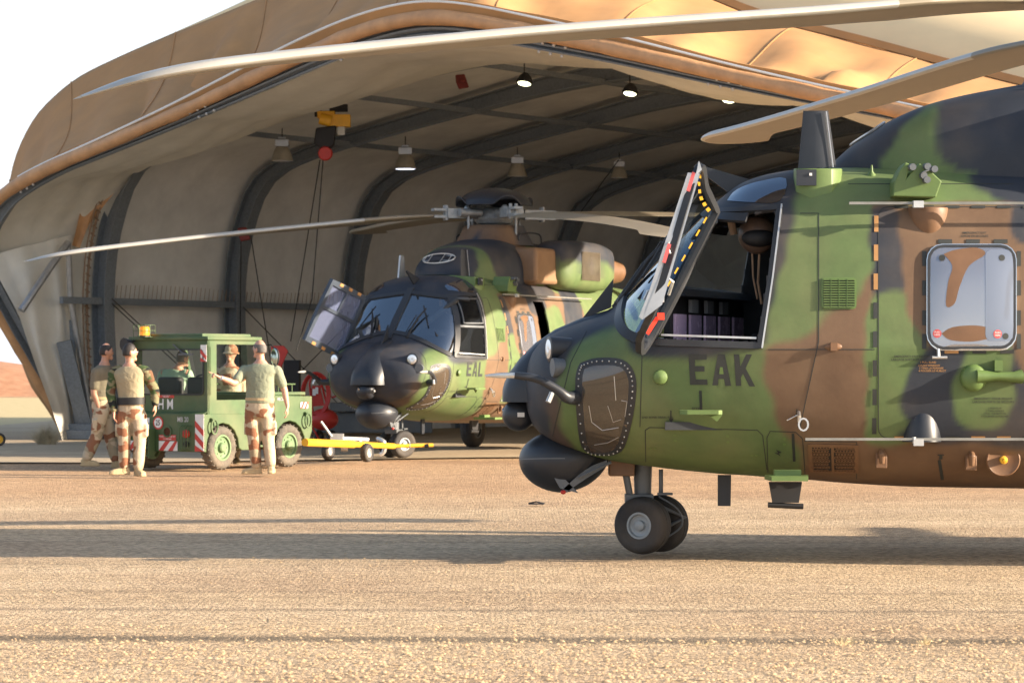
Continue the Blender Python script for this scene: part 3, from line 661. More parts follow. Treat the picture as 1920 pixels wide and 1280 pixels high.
class Pair:
    def __init__(s, a, b): s.o = (a, b)
def bulge(g):                                # the cabin window is a shallow blister
    out = []
    for x, y, z in g.v:
        px, py = loc_px(x, y, z); u = min(1, abs(px - 1821) / 82); v = min(1, abs(py - 558) / 97); out.append((x, y - .03 * (1 - u ** 3) * (1 - v ** 3), z))
    g.v = out; return g
def both(g, name, mt, root, **k):           # a port piece and its starboard twin, each a part of its own
    h = G(); h.v = [(x, -y, z) for x, y, z in g.v]; h.f = [f[::-1] for f in g.f]; h.m = list(g.m); r = root.o if isinstance(root, Pair) else (root, root)
    return Pair(g.build(name, mt, r[0], **k), h.build(name, mt, r[1], **k))
def front_line(pts):                         # (y, z) points laid onto the nose from the front
    out = []; nn = []
    for y, z in pts:
        h = HULLBVH.ray_cast(V((-2, y, z)), V((1, 0, 0)))
        if h[0] is not None and h[0].x < 2.2: out.append(h[0]); nn.append(h[1] if h[1].x < 0 else -h[1])
    return out, nn
def rect(x, y, w_, h, a=0, sk=0):
    c, s_ = math.cos(R(a)), math.sin(R(a)); return [(x + c * u - s_ * v + sk * v, y + s_ * u + c * v) for u, v in ((-w_ / 2, -h / 2), (w_ / 2, -h / 2), (w_ / 2, h / 2), (-w_ / 2, h / 2))]
def px_text(txt, x, y, h, sx=1.):
    vs, fs = text_geo(txt, h * 1.25, sx); return ([(x + a, y - b) for a, b in vs], fs)
def blade(root, hub, d, table, name='rotor_blade', R0=1.15, R1=8.15, world=True, chord=.64, full=2.4, twist=7.):
    # table: (r, z) ; d: unit direction in plan; leading edge is counter-clockwise of d
    d = V(d).normalized(); le = V((-d.y, d.x, 0)); rs = np.array([t[0] for t in table]); zs = np.array([t[1] for t in table]); rings = []; N = 60
    prof = [(-.25, .0), (-.235, .045), (-.19, .072), (-.10, .09), (.0, .085), (.2, .066), (.45, .036), (.75, .004), (.75, -.004), (.45, -.018), (.2, -.028), (0, -.034), (-.10, -.036), (-.19, -.03), (-.235, -.02)]
    for k in range(N + 1):
        t = k / N; r = R0 + (R1 - R0) * (t if t < .8 else t); z = float(np.interp(r, rs, zs)); q = (r - R0) / (R1 - R0)
        z = float(pchip(rs, zs, r)); c = chord * min(1, .42 + .58 * max(0, min(1, (r - R0) / (full - R0)))) ; sweep = 0; th = 1.
        if r < full: th = 1 + .4 * (full - r)
        if r > 7.1:
            u = (r - 7.1) / (R1 - 7.1); sweep = -.34 * u ** 2.2; c *= 1 + .28 * math.sin(min(1, u * 1.5) * PI / 2) if u < .67 else 1.28 * (1 - ((u - .67) / .33) ** 2 * .62); th = 1 - .55 * u
            if u >= .67: sweep -= .02
        tw = R(twist - (twist + 2) * q); ct, s_ = math.cos(tw), math.sin(tw); p0 = V((hub[0], hub[1], 0)) + d * r + le * (sweep) + ZZ * z
        rings.append([p0 + le * ((-a) * c * ct + b * c * th * s_) + ZZ * (b * c * th * ct + (-a) * c * s_) for a, b in prof])
    g = G(); n = len(prof); b0 = len(g.v); g.v += [tuple(v) for r_ in rings for v in r_]
    for i in range(N):
        for j in range(n):
            j2 = (j + 1) % n; g.f.append((b0 + i * n + j, b0 + i * n + j2, b0 + (i + 1) * n + j2, b0 + (i + 1) * n + j)); g.m.append(1 if (j in (0, 1, 2, 13, 14) and i > 10) else 0)
    g.f.append(tuple(range(n))[::-1]); g.m.append(0); g.f.append(tuple(b0 + N * n + j for j in range(n))); g.m.append(0)
    o = g.build(name, [M['bladet'], M['bladele']], root, world=world, smooth=50)
    return o, rings
def cuff(g, hub, d, z, zr):                  # grey titanium arm between hub and blade root
    d = V(d).normalized(); sd = V((-d.y, d.x, 0)); o = V((hub[0], hub[1], 0))
    g.tube([o + d * .2 + ZZ * z, o + d * .55 + ZZ * (z + .01)], [.10, .08], 12)
    g.box(o + d * .72 + ZZ * (z + .0), (.36, .22, .17), Matrix.Rotation(math.atan2(d.y, d.x), 3, 'Z'))
    for s_ in (1, -1): g.box(o + d * .98 + ZZ * (z + .06 * s_), (.32, .16, .045), Matrix.Rotation(math.atan2(d.y, d.x), 3, 'Z')); 
    for s_ in (1, -1): g.cyl(o + d * .9 + sd * .05 * s_ + ZZ * (z - .12), o + d * .9 + sd * .05 * s_ + ZZ * (z + .14), .03, n=8)
    g.tube([o + d * .30 + sd * .16 + ZZ * (z + .01), o + d * .72 + sd * .20 + ZZ * (z + .01)], [.055, .075], 12)
    g.cyl(o + d * .55 + sd * .19 + ZZ * (z - .03), o + d * .55 + sd * .19 + ZZ * (z - .46), .022, n=8)
    g.ell(o + d * .5 + ZZ * (z + .09), (.06, .06, .06), 8, 6)

def make_heli(label, loc, rz, port_open, stbd_open, cabin_gap, last):
    root = thing('helicopter', label, 'helicopter', loc, rz)
    body = hull('fuselage', root, port_open, stbd_open, cabin_gap)
    # nose cowl over the small sensor turret
    NS = [(-.075, 1.19, 1.28, .16), (-.06, 1.19, 1.34, .21), (-.02, 1.19, 1.42, .25), (.06, 1.19, 1.53, .29), (.18, 1.19, 1.65, .32), (.34, 1.20, 1.76, .33), (.55, 1.3, 1.85, .31), (.75, 1.5, 1.91, .27), (.86, 1.7, 1.97, .2)]
    rings = []
    for X, zb, zt, w_ in NS:
        rg = [(X, -w_, zb)]
        for k in range(17):
            a = PI * k / 16; rg.append((X, -w_ * abs(math.cos(a)) ** (2 / 2.8) * (1 if math.cos(a) > 0 else -1), zb + (zt - zb) * math.sin(a) ** (2 / 2.4)))
        rings.append(rg)
    G().loft(rings).build('nose_cowl', M['black'], root, smooth=55)
    g = G(); g.lathe([(.0, -.145), (.06, -.14), (.10, -.11), (.122, -.06), (.127, 0), (.122, .06), (.10, .11), (.06, .14), (0, .145)], (.05, 0, 1.085), (0, 1, 0), 28)
    sb = g.build('sensor_turret', M['black'], root); g = G(); g.cyl((-.06, .07, 1.12), (-.068, .075, 1.12), .022, n=12); g.build('lens', M['glass_dark'], sb)
    g = G(); g.box((.07, -.146, 1.09), (.055, .004, .035)); g.build('data_plate', M['white'], sb, smooth=0)
    g = G(); g.ell((.41, 0, .735), (.355, .34, .26), 40, 24, fn=lambda p: V((p.x, p.y, p.z * (1.0 if p.z < 0 else .9) + (.0 if p.x < 0 else .12 * p.x)))); rd = g.build('radar_pod', M['black'], root, smooth=80)
    g = G(); g.ribbon([V((.41 - .352 * math.cos(a), -.337 * math.sin(a), .735 + .02 * math.sin(a))) for a in [PI * (.08 + k * .42 / 14) for k in range(15)]], ZZ, .01, .006); g.build('seam', M['innerl'], rd)
    # wire cutter under the nose
    g = G(); a = PL(1094, 922, -.28)
    for s_ in (-.28,):
        g.prism([PL(1100, 918, s_), PL(1085, 924, s_), PL(1050, 915, s_), PL(1024, 868, s_), PL(1030, 868, s_)][1:] + [], V((0, .03, 0)))
        g.prism([PL(1050, 922, s_), PL(1062, 922, s_), PL(1100, 896, s_), PL(1140, 872, s_), PL(1138, 862, s_), PL(1112, 872, s_), PL(1090, 885, s_)], V((0, .03, 0)))
        g.tube([PL(1085, 895, s_ - .03), PL(1146, 866, s_ - .1)], .012, 6)
    wc = g.build('wire_cutter', M['greymetal'], root, smooth=20); g = G(); g.ell(PL(1056, 922, -.3), (.022, .022, .018), 8, 6); g.build('red_tip', M['red'], wc)
    # landing lights
    for s_ in (1, -1):
        g = G(); c = V((.30, -.70 * s_, 1.60)); d = V((-1, -.28 * s_, 0)).normalized()
        g.lathe([(.085, -.16), (.098, -.0), (.10, .02), (.085, .025)], c, d, 20); hl = g.build('landing_light', M['black'], root)
        g = G(); g.lathe([(0, .02), (.05, .028), (.078, .02)], c + d * .004, d, 20); g.build('lens', M['lamp_glass'], hl)
        g = G(); c2 = c + V((.02, -.11 * s_, -.14)); g.lathe([(.06, -.12), (.075, -.0), (.07, .015), (0, .016)], c2, d, 18); h2 = g.build('formation_light', M['greymetal'], root)
        # pitot probe
        b0 = V((.435, -.985 * s_, 1.235)); g = G()
        g.tube(crom([V((.50, -.86 * s_, 1.235)), b0 + V((-.02, -.04 * s_, .0)), V((.33, -1.07 * s_, 1.30)), V((.18, -1.10 * s_, 1.375)), V((.02, -1.10 * s_, 1.40))], 5), [.062, .06, .055, .052, .048, .045, .043, .04, .038, .036, .034, .033, .032, .031, .030, .03, .03, .03, .029, .028, .026], 12)
        pt = g.build('pitot_probe', M['black'], root, smooth=60); g = G(); g.tube([(.03, -1.10 * s_, 1.4), (-.12, -1.10 * s_, 1.398), (-.20, -1.10 * s_, 1.396)], [.024, .018, .009], 10); g.build('probe_tip', M['silver'], pt); g = G(); g.cyl((.30, -1.08 * s_, 1.27), (.27, -1.1 * s_, 1.20), .02, n=8); g.build('temperature_sensor', M['silver'], pt)
    # chin windows
    gl = drape([CHIN], .006); cw = both(gl, 'chin_window', M['glass_chin'], root, fix=False)
    g = G(); trim(g, CHIN, .058, .014, True); both(g, 'window_frame', M['seal'], cw)
    g = G(); p, n = pline(CHIN, True, 20)
    for a, b in zip(p, n): g.ell(a + b * .012, (.0065,) * 3, 6, 4)
    both(g, 'rivets', M['silver'], cw)
    g = G()
    for pp in ([(1105, 760), (1110, 790), (1130, 805), (1160, 800)], [(1140, 760), (1150, 790), (1165, 785)], [(1115, 832), (1140, 828), (1160, 818)], [(1152, 705), (1155, 750)], [(1165, 750), (1176, 752), (1172, 780)]):
        q, n = pline(pp); g.tube([a + b * .009 for a, b in zip(q, n)], .0022, 5)
    g.build('washer_pipes', M['silver'], cw.o[0])
    # windscreen frame and door frame
    g = G()
    def fl(pts, wd, th=.03):
        p, n = front_line(pts)
        if len(p) > 2: g.ribbon(p, n, wd, th)
    for s_ in (1, -1):
        fl([(y * s_, 2.04 - .33 * (y / 1.0) ** 1.7) for y in [.03 + .045 * k for k in range(24)]], .075)
        fl([(y * s_, 2.70 - .12 * y) for y in [.03 + .045 * k for k in range(22)]], .075)
        zs_ = [1.70 + .04 * k for k in range(23)]; pts = []; nn = []
        for z in zs_:
            xx = 1.055 + (z - 1.66) * .535 - .03; h = HULLBVH.ray_cast(V((xx, -3 * s_, z)), V((0, s_, 0)))
            if h[0] is not None: pts.append(h[0]); nn.append(h[1] if h[1].y * s_ < 0 else -h[1])
        g.ribbon(pts, nn, .10, .035)
    fl([(.0, 1.93 + .04 * k) for k in range(22)], .12, .04)
    g.build('windscreen_frame', M['seal'], root, smooth=40)
    g = G(); trim(g, [(1342, 397), (1462, 390), (1446, 520), (1425, 648), (1214, 641), (1256, 558)], .05, .035, True); both(g, 'door_frame', M['seal'], root, smooth=40)
    g = G(); trim(g, [(1466, 386), (1449, 520), (1429, 652)], .012, .03, False, off=.012); trim(g, [(1240, 628), (1418, 634)], .015, .03, off=.0); both(g, 'door_sill_strip', M['silver'], root, smooth=40)
    # roof windows
    rw = [(1364, 377), (1376, 361), (1398, 349), (1430, 340), (1474, 336), (1462, 378), (1410, 380)]
    gl = drape([smooth_poly(rw, 3)], .006, 6); both(gl, 'roof_window', M['glass_dark'], root, fix=False, smooth=80)
    # markings
    dec = [[(1291, 664), (1325, 664), (1325, 674), (1303, 674), (1303, 686), (1321, 686), (1321, 696), (1303, 696), (1305, 711), (1326, 711), (1327, 721), (1294, 721)],
           ([(1347, 664), (1358, 664), (1371, 723), (1361, 723), (1358, 710), (1347, 710), (1345, 722), (1336, 722), (1350, 701), (1356, 701), (1353, 680)], [(0, 1, 10, 9, 5, 6, 7)[:0] or (0, 10, 8, 7)[:0] or (0, 1, 10), (1, 2, 3, 4, 9, 10), (0, 10, 8, 5, 6, 7), (8, 9, 4, 5)]),
           [(1376, 664), (1386, 664), (1388, 687), (1399, 664), (1410, 664), (1398, 690), (1416, 724), (1405, 724), (1393, 700), (1389, 708), (1390, 723), (1380, 723)],
           rect(1314, 751, 5, 38, -2), rect(1258, 778, 2.5, 18), [(1254, 784), (1263, 784), (1258.5, 793)], rect(1488, 838, 5, 52, -3), rect(1764, 880, 6, 38, -9),
           rect(1494, 772, 2, 12), rect(1494, 778, 8, 2), [(1452, 848), (1464, 854), (1460, 849), (1466, 847), (1455, 842), (1459, 848)], rect(1764, 856, 6, 8), rect(1764, 852, 12, 2),
           px_text('STEP', 1305, 766, 6), px_text('GND. BOND. DRAIN. FUEL', 1233, 782, 4), px_text('EMERGENCY EXIT', 1827, 437, 4.5), px_text('SORTIE DE SECOURS', 1827, 443, 4.5),
           px_text('EMERGENCY EXIT RELEASE', 1710, 668, 4.5), px_text('LARGAGE SORTIE DE SECOURS', 1710, 674, 4.5), px_text('EMERGENCY DOOR RELEASE', 1862, 747, 4.5), px_text('LARGAGE PORTE DE SECOURS', 1862, 753, 4.5)]
    for k, t_ in enumerate(('1 PUSH FLAP', '2 TURN HANDLE', '3 PULL THE BUTTON', '4 TOURNER LA POIGNEE')): dec.append(px_text(t_, 1865, 765 + k * 5, 3.6))
    dec[1] = [(1346, 664), (1359, 664), (1371, 723), (1360, 723), (1357.5, 710), (1347, 710), (1346, 722), (1335.5, 722)]
    if last == 'L': dec[2] = [(1378, 664), (1389, 664), (1391, 712), (1412, 712), (1413, 723), (1381, 723)]
    for k in range(3): drape([dec[k]], .004).build('registration_letter', M['mark'], root, fix=False, smooth=0)
    for d1 in dec[3:]: drape([d1], .004).build('stencil_marking', M['mark'], root, fix=False, smooth=0)
    g = drape([px_text('1 PULL BLIND', 1740, 679, 4), px_text('2 PUSH WINDOW', 1742, 685, 4), px_text('3 TIRER LA POIGNEE', 1746, 690, 4), px_text('4 POUSSER LE HUBLOT', 1748, 695, 4)], .0045); g.build('door_lettering', M['markor'], root, fix=False, smooth=0)
    g = drape([[(1350, 688), (1355, 688), (1357, 701), (1348.5, 701)]], .0055); g.build('letter_counter', M['greenp'], root, fix=False, smooth=0)
    # panel lines
    g = G()
    for pts, cl in (([(1210, 806), (1218, 801), (1420, 806), (1430, 816), (1438, 880)], 0), ([(1210, 806), (1211, 874)], 0), ([(1440, 892), (1438, 820), (1444, 808), (1492, 810), (1505, 822), (1510, 895)], 0),
                    (rrect(1647, 388, 2060, 821, 18), 1), ([(1508, 826), (1606, 828), (1606, 905)], 0), ([(1100, 620), (1070, 680), (1050, 760), (1028, 850)], 0), ([(1500, 400), (1535, 400), (1535, 640), (1500, 800)], 0), ([(1590, 345), (1900, 345)], 0), ([(1440, 655), (1640, 655)], 0), ([(1204, 665), (1200, 800)], 0)):
        trim(g, pts, .006, .003, bool(cl), off=.001)
    g.build('panel_seams', M['mark'], root, smooth=0)
    g = G()
    for cx, cy in ((1220, 840), (1228, 840), (1410, 853), (1418, 853), (1265, 815), (1266, 825), (1364, 817), (1365, 828), (1471, 822), (1471, 832)):
        h, n = hit(cx, cy); g.lathe([(.008, 0), (.013, .0035), (.0, .004)], h, n if n.y < 0 else -n, 10)
    g.build('latches', M['greenp'], root)
    # dashed border of the sliding door
    gb = G(); gt = G(); dash = []; dasht = []
    for k, y in enumerate(range(420, 810, 54)): (dasht if k < 3 else dash).append(rect(1643 - (y - 420) * .01, y, 8, 30))
    for k, x in enumerate(range(1690, 2060, 48)): dash.append(rect(x, 388.5, 26, 5)); (dasht if k % 3 != 2 else dash).append(rect(x, 820, 26, 6))
    for k, x in enumerate((1772, 1824, 1876)): dash.append(rect(x, 453, 26, 8)); (dasht if k == 0 else dash).append(rect(x + 12, 659, 26, 7))
    for k, y in enumerate((485, 540, 596, 640)): dash.append(rect(1733, y, 8, 28)); dash.append(rect(1910, y, 8, 28))
    drape(dash, .005).build('door_dashes', M['mark'], root, fix=False, smooth=0); drape(dasht, .005).build('door_dashes', M['markor'], root, fix=False, smooth=0)
    # cabin window
    cw = bulge(drape([CABWIN], .02, 6.)).build('cabin_window', M['glass_cabin'], root, fix=False, smooth=80)
    g = G(); trim(g, CABWIN, .022, .05, True); g.build('window_frame', M['seal'], cw)
    g = G(); trim(g, rrect(1738, 460, 1904, 655, 28), .012, .02, True, off=.01); g.build('window_rim', M['chrome'], cw)
    bulge(drape([smooth_poly([(1768, 478), (1790, 470), (1830, 466), (1846, 478), (1815, 500), (1797, 540), (1788, 570), (1772, 574), (1776, 530), (1784, 500)], 4), smooth_poly([(1764, 626), (1785, 614), (1830, 611), (1862, 620), (1855, 634), (1820, 641), (1780, 638)], 4)], .0215, 6.)).build('window_reflection', M['brownp'], cw, fix=False)  # brown reflected shapes, laid on the pane as colour
    bulge(drape([rrect(1846, 470, 1899, 640, 12)], .0225, 6.)).build('window_blind', glass('blind_film', (.3, .34, .42), (.9, .95, 1), .08, .1, .45, (.34, .40, .52)), cw, fix=False)
    pd = []
    for x, y in ((1756, 626), (1869, 627)): pd.append([(x + 8 * math.cos(t), y + 8 * math.sin(t)) for t in [k * .3927 for k in range(16)]])
    for q in pd: bulge(drape([q], .024, 6.)).build('push_disc', M['placard'], cw, fix=False)
    bulge(drape([px_text('PUSH', x, y - 2.4, 3.6) for x, y in ((1756, 626), (1869, 627))] + [px_text('HERE', x, y + 2.6, 3.6) for x, y in ((1756, 626), (1869, 627))], .026, 6.)).build('push_lettering', M['white'], cw, fix=False, smooth=0)
    bulge(drape([[(x + 6 * math.cos(t), y + 6 * math.sin(t)) for t in [k * .5236 for k in range(12)]] for x, y in ((1765, 485), (1877, 485), (1884, 631))], .024, 6.)).build('window_stud', M['mark'], cw, fix=False)
    g = G(); g.tube([PL(1759, 652, -1.32), PL(1760, 668, -1.33)], .012, 8); g.tube([PL(1748, 670, -1.33), PL(1776, 670, -1.33)], .01, 8); g.build('window_catch', M['silver'], cw)
    # louvre
    lv = drape([LOUV], .004).build('vent', M['dark'], root, fix=False); g = G()
    for k in range(12): y = 525 + k * 4.6; trim(g, [(1544, y), (1602, y)], .009, .02, off=.008)
    for k in range(3): x = 1558 + k * 15; trim(g, [(x, 523), (x, 577)], .004, .02, off=.01)
    trim(g, LOUV, .014, .016, True); g.build('slats', M['greenp'], lv, smooth=20)
    # lower honeycomb vent
    lv = drape([rect(1562, 858, 84, 46, 1)], .004).build('vent', M['dark'], root, fix=False); g = G(); trim(g, [(1518, 834), (1606, 836), (1606, 884), (1522, 882)], .03, .02, True); trim(g, [(1561, 836), (1562, 882)], .02, .02)
    for r_ in range(8):
        for c_ in range(14):
            x = 1524 + c_ * 5.8 + (r_ % 2) * 2.9; y = 838 + r_ * 6.0
            if abs(x - 1561) < 6: continue
            h, n = hit(x, y); n = n if n.y < 0 else -n; sd, u = frame(n); g.ribbon([h + n * .008 + (sd * math.cos(t) + u * math.sin(t)) * .0125 for t in [k * PI / 3 for k in range(6)]], n, .006, .008, closed=True)
    g.build('honeycomb', M['brownp'], lv, smooth=20)
    # rails
    for y, x0, x1, yo in ((381, 1592, 2500, -1.24), (823, 1510, 2500, -1.36)):
        g = G(); g.bar(PL(x0, y, yo), PL(x1, y, yo), .022, .019); rl = g.build('door_rail', M['railgrey'], root, smooth=0)
        g = G(); x = 1722 if y < 500 else 1722
        g.box(PL(x, y + (2 if y < 500 else 6), yo - .02), (.075, .04, .05)); g.cyl(PL(x - 8, y - 4, yo), PL(x - 8, y + 8, yo), .014, n=8); g.build('roller', M['silver'], rl)
    # steps, handles, lugs
    g = G(); p = PL(1312, 776, -1.26); g.prism([(p.x - .15, -1.2, p.z), (p.x - .15, -1.36, p.z), (p.x - .10, -1.40, p.z), (p.x + .13, -1.40, p.z), (p.x + .16, -1.36, p.z), (p.x + .16, -1.2, p.z)], (0, 0, .03)); g.prism([PL(1322, 774, -1.22), PL(1346, 768, -1.22), PL(1354, 778, -1.22), PL(1344, 790, -1.22)], (0, -.02, 0)); g.build('step', M['greenp'], root, smooth=20)
    g = G(); p = PL(1478, 900, -1.2); g.prism([(p.x - .16, -1.0, p.z), (p.x - .14, -1.38, p.z), (p.x + .13, -1.38, p.z), (p.x + .17, -1.0, p.z)], (0, 0, .035)); g.box((p.x, -1.12, p.z + .05), (.20, .1, .05)); g.build('step', M['greenp'], root, smooth=20)
    g = G(); g.prism([PL(1442, 903, -.95), PL(1504, 903, -.95), PL(1498, 942, -.95), PL(1449, 942, -.95)], (0, .05, 0)); g.cyl(PL(1440, 946, -.93), PL(1506, 949, -.93), .022, n=10); g.build('belly_antenna', M['dark'], root, smooth=20)
    g = G(); g.prism([PL(1346, 890, -.2), PL(1371, 890, -.2), PL(1370, 948, -.2), PL(1346, 948, -.2)], (0, .03, 0)); g.build('blade_antenna', M['black'], root, smooth=20)
    g = G(); g.lathe([(.03, 0), (.055, .012), (.05, .03), (.02, .045), (0, .046)], hit(1238, 707)[0], (0, -1, 0), 14); g.build('pressure_port', M['greenp'], root)
    g = G(); h = hit(1497, 780)[0]; g.tube([h + V((0, -.02, .03)), h + V((0, -.06, -.0)), h + V((.0, -.05, -.04))], .014, 8); g.ribbon([h + V((.03 + .035 * math.cos(t), -.07, -.06 + .045 * math.sin(t))) for t in [k * PI / 6 for k in range(12)]], (0, -1, 0), .013, .013, closed=True); g.tube([h + V((-.09, -.05, -.03)), h + V((-.01, -.05, .01))], .004, 5); g.build('tie_down_ring', M['chrome'], root)
    for cx, cy in ((1652, 856), (1820, 860)):
        h, n = hit(cx, cy); g = G(); g.box(h + V((0, -.01, 0)), (.085, .03, .17)); g.tube([h + V((0, -.02, .06)), h + V((0, -.06, .02)), h + V((0, -.05, -.05))], [.02, .03, .02], 8); g.build('cargo_lug', M['brownp'], root, smooth=30, bevel=.005)
    g = G(); h, n = hit(1880, 861); h = h + V((0, -.025, 0)); g.lathe([(.13, 0), (.12, .01), (.11, .004), (.045, .002), (0, .003)], h, (0, -1, -.1), 24); fc = g.build('fuel_cap', M['brownp'], root); g = G(); g.lathe([(.03, 0), (.03, .03), (.015, .035), (.01, .06), (0, .061)], h, (0, -1, -.1), 12); g.build('fuel_plug', M['yellow'], fc)
    g = G(); h, n = hit(1830, 708); g.ell(h + V((-.02, -.02, 0)), (.10, .05, .10), 16, 10); g.tube([h + V((0, -.04, .01)), h + V((.15, -.045, .01)), h + V((.27, -.045, .005)), h + V((.33, -.03, .01))], [.06, .035, .045, .06], 12, flat=.9); g.box(h + V((.16, -.03, .09)), (.06, .05, .08)); g.build('door_handle', M['greenp'], root, smooth=60)
    g = G(); h, n = hit(1563, 650); g.box(h + V((0, -.015, 0)), (.05, .035, .06)); g.ell(h, (.07, .015, .03), 10, 6); g.build('latch', M['brownp'], root)
    # fairing bulges on the door
    h, n = hit(1740, 392); g = G(); g.ell(h + V((0, .035, .0)), (.155, .15, .30), 26, 20, fn=lambda p: V((p.x, p.y, min(p.z, .01)))); g.build('door_bulge', M['brownp'], root, smooth=80)
    h, n = hit(1728, 830); g = G(); g.ell(h + V((0, .03, -.0)), (.15, .17, .34), 26, 20, fn=lambda p: V((p.x, p.y, max(p.z, .01)))); g.build('door_bulge', M['black'], root, smooth=80)
    # blade antenna on the roof with its housing
    g = G(); c = PL(1532, 330, -.55)
    b_ = [PL(1496, 317, -.62), PL(1568, 314, -.62), PL(1553, 208, -.60), PL(1506, 208, -.60)]; g.loft([[b_[0], b_[0] + V((.12, -.03, 0)), b_[1] + V((-.1, -.03, 0)), b_[1], b_[1] + V((-.1, .03, 0)), b_[0] + V((.12, .03, 0))], [b_[3], b_[3] + V((.08, -.015, 0)), b_[2] + V((-.06, -.015, 0)), b_[2], b_[2] + V((-.06, .015, 0)), b_[3] + V((.08, .015, 0))]]); an = g.build('fin_antenna', M['black'], root, smooth=25)
    g = G(); g.tube([PL(1562, 314, -.65), PL(1549, 209, -.63)], .006, 5); g.build('edge_strip', M['steel'], an)
    g = G(); rr_ = [[PL(x, y, yy) for x, yy in ((1488, -.75), (1492, -.90), (1520, -.96), (1560, -.94), (1577, -.84), (1580, -.6), (1560, -.4), (1492, -.4))] for y in (385, 316)]; g.loft(rr_); hs = g.build('antenna_housing', M['greenp'], root, smooth=50, bevel=.01)
    g = G(); g.box(PL(1512, 333, -.965), (.15, .02, .12)); g.build('connector_box', M['black'], hs, smooth=0)
    g = G(); g.box(PL(1520, 327, -.98), (.02, .01, .02)); g.build('label_plate', M['white'], hs, smooth=0)
    g = G(); g.lathe([(.07, -.03), (.05, .0), (.03, .03), (.012, .05), (.006, .1), (0, .1)], PL(1634, 334, -.75), (0, -.2, 1), 14); g.build('air_probe', M['greenp'], root)
    # flare dispenser
    g = G(); y0 = -1.17
    pr = [(1674, 368), (1678, 340), (1688, 318), (1698, 304), (1706, 308), (1700, 334), (1724, 306), (1740, 316), (1766, 340), (1755, 370)]
    g.prism([PL(x, y, y0) for x, y in pr], (0, .3, 0)); cmd = g.build('flare_dispenser', M['greenp'], root, smooth=0, bevel=.008)
    g = G()
    for x, y in ((1707, 314), (1734, 338), (1735, 313), (1748, 318), (1728, 330)): g.cyl(PL(x, y, y0 + .02), PL(x + 5, y - 1, y0 - .06), .026, n=10); 
    g.tube(crom([PL(1732, 335, y0 - .03), PL(1728, 325, y0 - .06), PL(1745, 318, y0 - .05), PL(1755, 316, y0 - .04)], 4), .007, 6); g.build('connectors', M['greymetal'], cmd)
    # engine cowling
    CS = [(2.50, 3.02, 3.04, .15), (2.56, 3.0, 3.10, .30), (2.66, 2.98, 3.19, .44), (2.8, 2.96, 3.29, .56), (3.0, 2.94, 3.41, .66), (3.3, 2.92, 3.53, .74), (3.7, 2.9, 3.62, .80), (4.1, 2.88, 3.68, .83), (5.0, 2.88, 3.70, .85), (6.0, 2.88, 3.66, .80), (7.0, 2.88, 3.5, .66), (8.2, 2.88, 3.2, .45), (9.2, 2.88, 3.02, .3)]
    CSn = np.array(CS); rings = []
    for X in np.arange(2.5, 9.2, .05):
        zb, zt, w_ = [float(pchip(CSn[:, 0], CSn[:, k], X)) for k in (1, 2, 3)]; rg = []
        for k in range(61): a = PI * k / 60; ca = math.cos(a); rg.append((X, -w_ * abs(ca) ** (2 / 3.) * (1 if ca > 0 else -1), zb + (zt - zb) * max(0, math.sin(a)) ** (2 / 2.6)))
        rings.append(rg)
    g = G(); g.loft(rings); cb = BVHTree.FromPolygons([V(v) for v in g.v], g.f); cow = g.build('engine_cowling', M['camo'], root, smooth=60, paint=paint_cowl)
    g = G()
    for y in (-.42, -.2, .02, .24, .46):
        h = cb.ray_cast(V((2, y, 3.28)), V((1, 0, 0)))
    # intake grille on the front of the cowling
    ov = []; 
    for k in range(24):
        a = 2 * PI * k / 24; h = cb.ray_cast(V((1.5, .12 + .32 * math.cos(a), 3.30 + .085 * math.sin(a))), V((1, 0, 0)))
        if h[0] is not None: ov.append(h[0] + V((-.012, 0, .006)))
    if len(ov) > 10:
        gi = G(); gi.v = [tuple(sum(ov, V()) / len(ov))] + [tuple(p) for p in ov]; gi.f = [(0, 1 + k, 1 + (k + 1) % len(ov)) for k in range(len(ov))]; gi.m = [0] * len(gi.f); it = gi.build('intake_grille', M['dark'], cow, fix=False)
        gi = G(); gi.tube(ov + [ov[0]], .012, 6)
        for t_ in (.2, .4, .6, .8): gi.tube([ov[int(6 + 12 * t_) % 24] if 0 else ov[int(12 * t_)], ov[24 - int(12 * t_) if int(12 * t_) else 0]], .008, 5)
        gi.tube([ov[2], ov[10]], .008, 5); gi.tube([ov[22], ov[14]], .008, 5); gi.build('grille_bars', M['silver'], it)
    # engine housings either side
    for s_ in (1, -1):
        g = G(); rg = []
        for X, r_ in ((5.0, .28), (5.1, .38), (5.3, .43), (6.0, .45), (6.7, .44), (7.1, .40), (7.3, .28)):
            rg.append([(X, -s_ * .90 + r_ * .9 * math.copysign(abs(math.cos(a_)) ** .62, math.cos(a_)), 3.26 + r_ * math.copysign(abs(math.sin(a_)) ** .62, math.sin(a_))) for a_ in [2 * PI * k / 40 for k in range(40)]])
        g.loft(rg); en = g.build('engine', M['camo'], root, smooth=60, paint=lambda co: np.where((co[:, 2:3] < 3.20 + .12 * np.sin(co[:, 0:1] * 4)), np.array([[*GREEN, 1.]]), np.array([[*BLACK, 1.]])))
        g = G(); g.lathe([(.25, .3), (.24, .45), (.19, .8), (.16, .8), (.15, .4)], (6.9, -s_ * .88, 3.2), (1, -.25 * s_, 0), 24); g.build('exhaust', M['brownp'], en)
        g = G()
        for k in range(16): g.bar((5.6 + k * .05, -s_ * 1.30, 3.0), (5.6 + k * .05, -s_ * 1.30, 3.5), .02, .02)
        g.build('intake_slats', M['slat'], en, smooth=0)
        g = G(); g.box((4.65, -s_ * .80, 3.22), (.95, .55, .62), taper=.9); g.build('engine_fairing', M['fairbrown'], root, smooth=30, bevel=.06)
